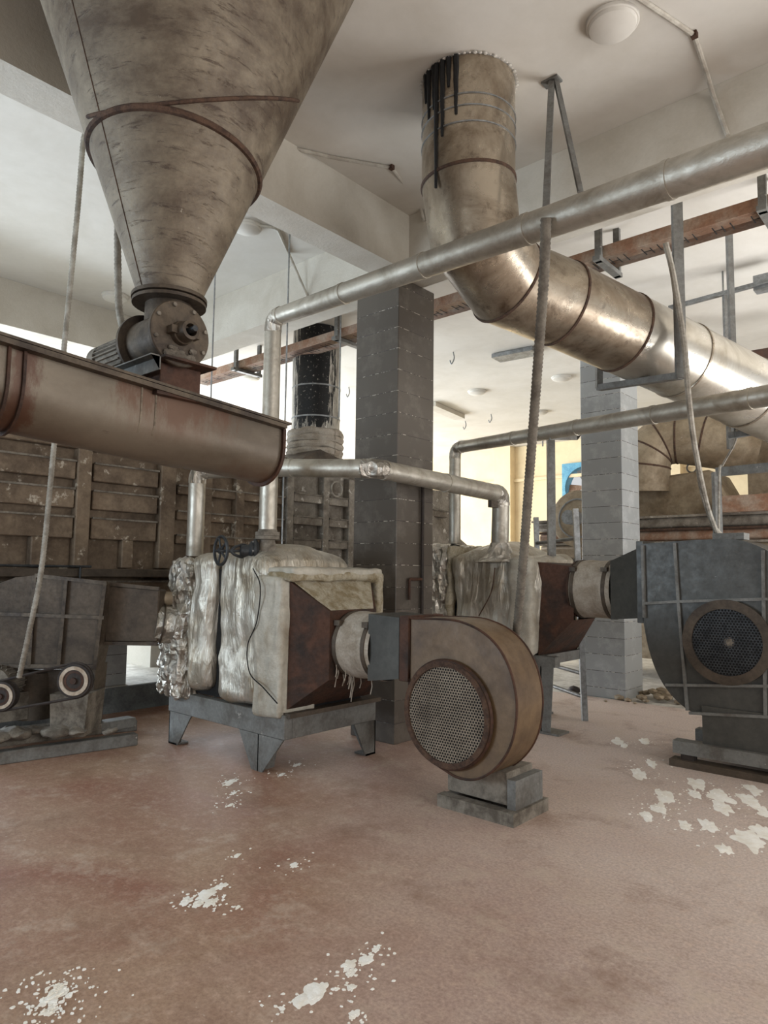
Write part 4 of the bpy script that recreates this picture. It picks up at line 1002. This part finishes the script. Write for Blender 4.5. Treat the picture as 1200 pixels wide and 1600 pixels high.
# wall fan in the far wall
t = thing('wall_fan', 'blue-framed extractor fan in the far cream wall', 'fan', (-7.5, 15.9, fz0))
fm = MB(); n = 40; cx_, cz_ = (fx0+fx1)/2, (fz0+fz1)/2; rr0 = .52
sq = []
for i in range(n):
    a = 2*PI*i/n; k = 1/max(abs(math.cos(a)), abs(math.sin(a))); sq.append((cx_+math.cos(a)*k*(fx1-fx0)/2, cz_+math.sin(a)*k*(fz1-fz0)/2, cx_+rr0*math.cos(a), cz_+rr0*math.sin(a)))
for i in range(n):
    a, b_ = sq[i], sq[(i+1) % n]
    fm.face([(a[0], 15.9, a[1]), (b_[0], 15.9, b_[1]), (b_[2], 15.9, b_[3]), (a[2], 15.9, a[3])])
    fm.face([(a[2], 15.9, a[3]), (b_[2], 15.9, b_[3]), (b_[2], 16.2, b_[3]), (a[2], 16.2, a[3])])
fm.build('frame', M['blue'], t)
for k in range(5):
    a = k*2*PI/5+.6; d = V3((math.cos(a), 0, math.sin(a))); pq = V3((-d.z, 0, d.x))
    MB().prism([V3((cx_, 16.05, cz_))+d*.08+pq*.03, V3((cx_, 16.0, cz_))+d*.48+pq*.13, V3((cx_, 16.08, cz_))+d*.48-pq*.10, V3((cx_, 16.08, cz_))+d*.08-pq*.05], (0, .01, 0)).build('blade', M['galv' if k % 2 else 'rustlight'], t)
MB().cyl((cx_, 15.98, cz_), (cx_, 16.1, cz_), .10, n=24).build('hub', M['galv'], t)
wv = (-12.006, 15.9, 3.643)
t = thing('wall_panel', 'narrow teal-framed rusty panel on far wall beside dark pillar', 'panel', (wv[0], 15.9, 2.6))
MB().box(wv[0]-.5, wv[0]+.22, 15.88, 15.99, 2.5, 3.75).build('frame', M['blue'], t)
MB().box(wv[0]-.42, wv[0]+.14, 15.86, 15.88, 2.58, 3.67).build('board', M['rustlight'], t)

# right-hand frames
t = thing('tube_frame', 'grey square-tube frame standing behind the large grey fan', 'frame', (-2.173, 7.69, 0.0))
u0 = V3((-2.142, 7.632, 2.619)); MB().bar((u0.x, u0.y, 0), u0, .07, .07).build('upright', M['gunmetal'], t)
MB().bar(u0-V3((0, 0, .0)), V3((-1.176, 7.681, 2.64)), .07, .09).build('top_rail', M['gunmetal'], t)
u1 = V3((-1.176, 7.681, 2.64)); MB().bar((u1.x, u1.y, 0), u1, .07, .07).build('upright', M['gunmetal'], t)
t = thing('support_arm', 'short grey angle-iron arm below big duct at right edge', 'bracket', (-1.713, 7.177, 2.887))
w0, w1 = V3((-1.862, 7.051, 2.842)), V3((-1.106, 7.307, 2.939))
MB().angle(w0, w1, .05, .07, .008).build('arm', M['galv'], t)
MB().bar(V3((-1.81, 7.093, 2.867)), V3((-1.81, 7.093, 4.899)), .05, .05).build('drop_post', M['gunmetal'], t)
t = thing('ceiling_rail', 'grey angle rail hung under far ceiling at upper right', 'rail', (-2.082, 8.0, 4.559))
MB().angle((-2.669, 7.883, 4.553), (-1.321, 7.993, 4.646), .06, .06, .008).build('rail', M['galv'], t)
dq = V3((-2.075, 7.933, 4.608)); MB().bar((dq.x, dq.y, 2.9), dq, .06, .05).build('drop_post', M['gunmetal'], t)
dq = V3((-2.115, 7.986, 4.65)); MB().bar(dq, (dq.x, dq.y, 4.899), .015, .015).build('tie_rod', M['gunmetal'], t)
MB().box(*(-1.804, -1.504, 7.936, 8.086, 4.58, 4.739999999999999)).build('junction_box', M['galv'], t)

# ================================================================ FLOOR: plaster splashes, rubble
def splash(cl, label, spread=1.0):
    b = MB()
    for i, (x, y, r, el, rot) in enumerate(cl):
        n = 40 if r > .012 else 9; c = V3((x, y, .0))
        ring = []
        for j in range(n):
            a = 2*PI*j/n; k = r*(1+.65*noise.noise(V3((x*9+math.cos(a)*1.6, y*9+math.sin(a)*1.6, i)))+.12*noise.noise(V3((math.cos(a)*6, math.sin(a)*6, i+x))))
            u, v = k*el*math.cos(a), k/el*math.sin(a)
            ring.append((u*math.cos(rot)-v*math.sin(rot), u*math.sin(rot)+v*math.cos(rot)))
        hz = .002+.00002*i; lo = [b.bm.verts.new((x+p, y+q, .0005)) for p, q in ring]; hi = [b.bm.verts.new((x+p*.9, y+q*.9, hz)) for p, q in ring]
        for j in range(n): b.bm.faces.new((lo[j], lo[(j+1) % n], hi[(j+1) % n], hi[j]))
        b.bm.faces.new(hi)
    tag(b.build('plaster_splash', M['pale']), label, 'spill', 'white plaster splashes on the floor', 'stuff')
random.seed(11)
def cluster(main, n, sp, sd):
    """main blobs plus crumbs scattered round them"""
    random.seed(sd); out = list(main)
    for i in range(n):
        m = random.choice(main); a = random.uniform(0, 2*PI); d = random.gauss(0, sp)+m[2]*1.2
        out.append((m[0]+d*math.cos(a), m[1]+d*math.sin(a), random.uniform(.002, .008), random.uniform(.8, 1.4), random.uniform(0, 3)))
    return out
splash(cluster([(-2.633, 1.2, 0.043, 1.21, 2.0), (-2.56, 1.158, 0.029, 1.2, 2.0), (-2.671, 1.233, 0.026, 1.22, 2.0)], 210, 0.1, 1), 'white plaster patch at bottom left corner of floor')
splash(cluster([(-2.905, 2.033, 0.052, 1.35, 2.0), (-2.855, 1.957, 0.029, 1.34, 2.0), (-2.927, 2.132, 0.031, 1.37, 2.0), (-2.916, 1.935, 0.033, 1.34, 2.0), (-2.691, 2.06, 0.014, 1.33, 2.0), (-2.822, 2.005, 0.036, 1.34, 2.0)], 78, 0.05, 2), 'white plaster flakes on red floor left of centre')
splash(cluster([(-1.958, 1.847, 0.057, 1.22, 2.0), (-1.963, 1.796, 0.035, 1.21, 2.0), (-1.96, 1.888, 0.031, 1.22, 2.0), (-1.973, 1.717, 0.012, 1.2, 2.0)], 42, 0.05, 3), 'broad white plaster streak near bottom centre')
splash(cluster([(-1.99, 2.072, 0.034, 1.25, 2.0), (-1.965, 2.144, 0.032, 1.26, 2.0), (-1.99, 2.23, 0.021, 1.28, 2.0), (-1.878, 1.974, 0.021, 1.23, 2.0), (-1.948, 2.039, 0.022, 1.24, 2.0), (-1.764, 1.866, 0.022, 1.2, 2.0)], 90, 0.05, 4), 'broken white plaster chips right of the bottom streak')
splash(cluster([(-4.275, 3.171, 0.054, 1.61, 2.0), (-4.043, 3.029, 0.025, 1.57, 2.0), (-3.864, 2.872, 0.023, 1.54, 2.0)], 90, 0.06, 5), 'white plaster crumbs below the front heater leg')
splash(cluster([(-4.263, 3.811, 0.038, 1.66, 2.0), (-4.153, 3.553, 0.029, 1.63, 2.0), (-3.17, 2.408, 0.022, 1.43, 2.0), (-2.849, 2.54, 0.026, 1.41, 2.0)], 60, 0.08, 6), 'faint plaster crumbs under the left grey frame')
splash(cluster([(-2.723, 6.398, 0.085, 1.77, 2.0), (-2.611, 6.275, 0.055, 1.75, 2.0), (-2.536, 6.581, 0.076, 1.77, 2.0), (-2.206, 5.852, 0.072, 1.68, 2.0), (-2.155, 5.476, 0.089, 1.65, 2.0), (-2.219, 5.535, 0.045, 1.65, 2.0)], 72, 0.07, 7), 'plaster splash nearest lighter pillar')
splash(cluster([(-1.533, 5.33, 0.109, 1.58, 2.0), (-1.455, 5.095, 0.09, 1.55, 2.0), (-1.424, 4.674, 0.075, 1.5, 2.0), (-1.752, 5.526, 0.097, 1.62, 2.0), (-1.689, 5.278, 0.065, 1.59, 2.0)], 72, 0.06, 8), 'long white plaster smear before the grey fan')
splash(cluster([(-1.171, 4.602, 0.11, 1.47, 2.0), (-1.224, 4.346, 0.057, 1.45, 2.0), (-1.14, 4.796, 0.083, 1.49, 2.0), (-1.365, 5.396, 0.094, 1.57, 2.0), (-1.395, 5.659, 0.08, 1.6, 2.0), (-1.217, 5.185, 0.07, 1.54, 2.0)], 72, 0.06, 9), 'white plaster smear at right photo edge')
splash(cluster([(-1.814, 5.062, 0.095, 1.58, 2.0), (-1.764, 4.801, 0.077, 1.55, 2.0), (-1.766, 4.582, 0.057, 1.52, 2.0), (-1.526, 4.577, 0.054, 1.5, 2.0)], 90, 0.08, 10), 'dull plaster scuff left of the long smear')
rb_ = MB(); random.seed(3)
cc = V3((-3.154, 8.875, 0.0))
for i in range(60):
    a = random.uniform(0, 6.3); d = abs(random.gauss(0, .2)); r = random.uniform(.02, .06)
    rb_.sphere(cc+R*d*math.cos(a)*1.6+F*d*math.sin(a)+V3((0, 0, r*.5+max(0, .1-d*.3))), r, (1.3, 1, .7), 1)
tag(rb_.build('debris_heap', M['tanpaint']), 'heap of brown rubble at foot of the lighter pillar', 'debris', kind='stuff')
t_ = (-4.177, 8.474, 0.0)
bg_ = MB(); bg_.sphere((t_[0], t_[1], .05), .075, (1.2, .8, .7), 2); 
for v in bg_.bm.verts: v.co += v.normal*.0 + V3((.02*noise.noise(v.co*20), .02*noise.noise(v.co*23), .015*noise.noise(v.co*17)))
tag(bg_.build('crumpled_bag', M['rubber']), 'small black crumpled bag on pale floor behind the ladder', 'bag')

tag(MB().bar((-2.175, 9.294, 4.244), (-1.429, 9.674, 4.348), .2, .14).build('rusty_beam', M['rust']), 'rust-brown beam end behind big duct at right edge', 'beam')
cd = [(-8.468, 15.9, 4.751), (-8.458, 15.9, 5.818), (-5.644, 15.9, 5.605)]
tag(MB().tube(roundpath([(p[0], 15.6, p[2]) for p in cd], .1), .02, 6).build('ceiling_conduit', M['galv']), 'thin far conduit passing behind the lighter pillar', 'conduit')
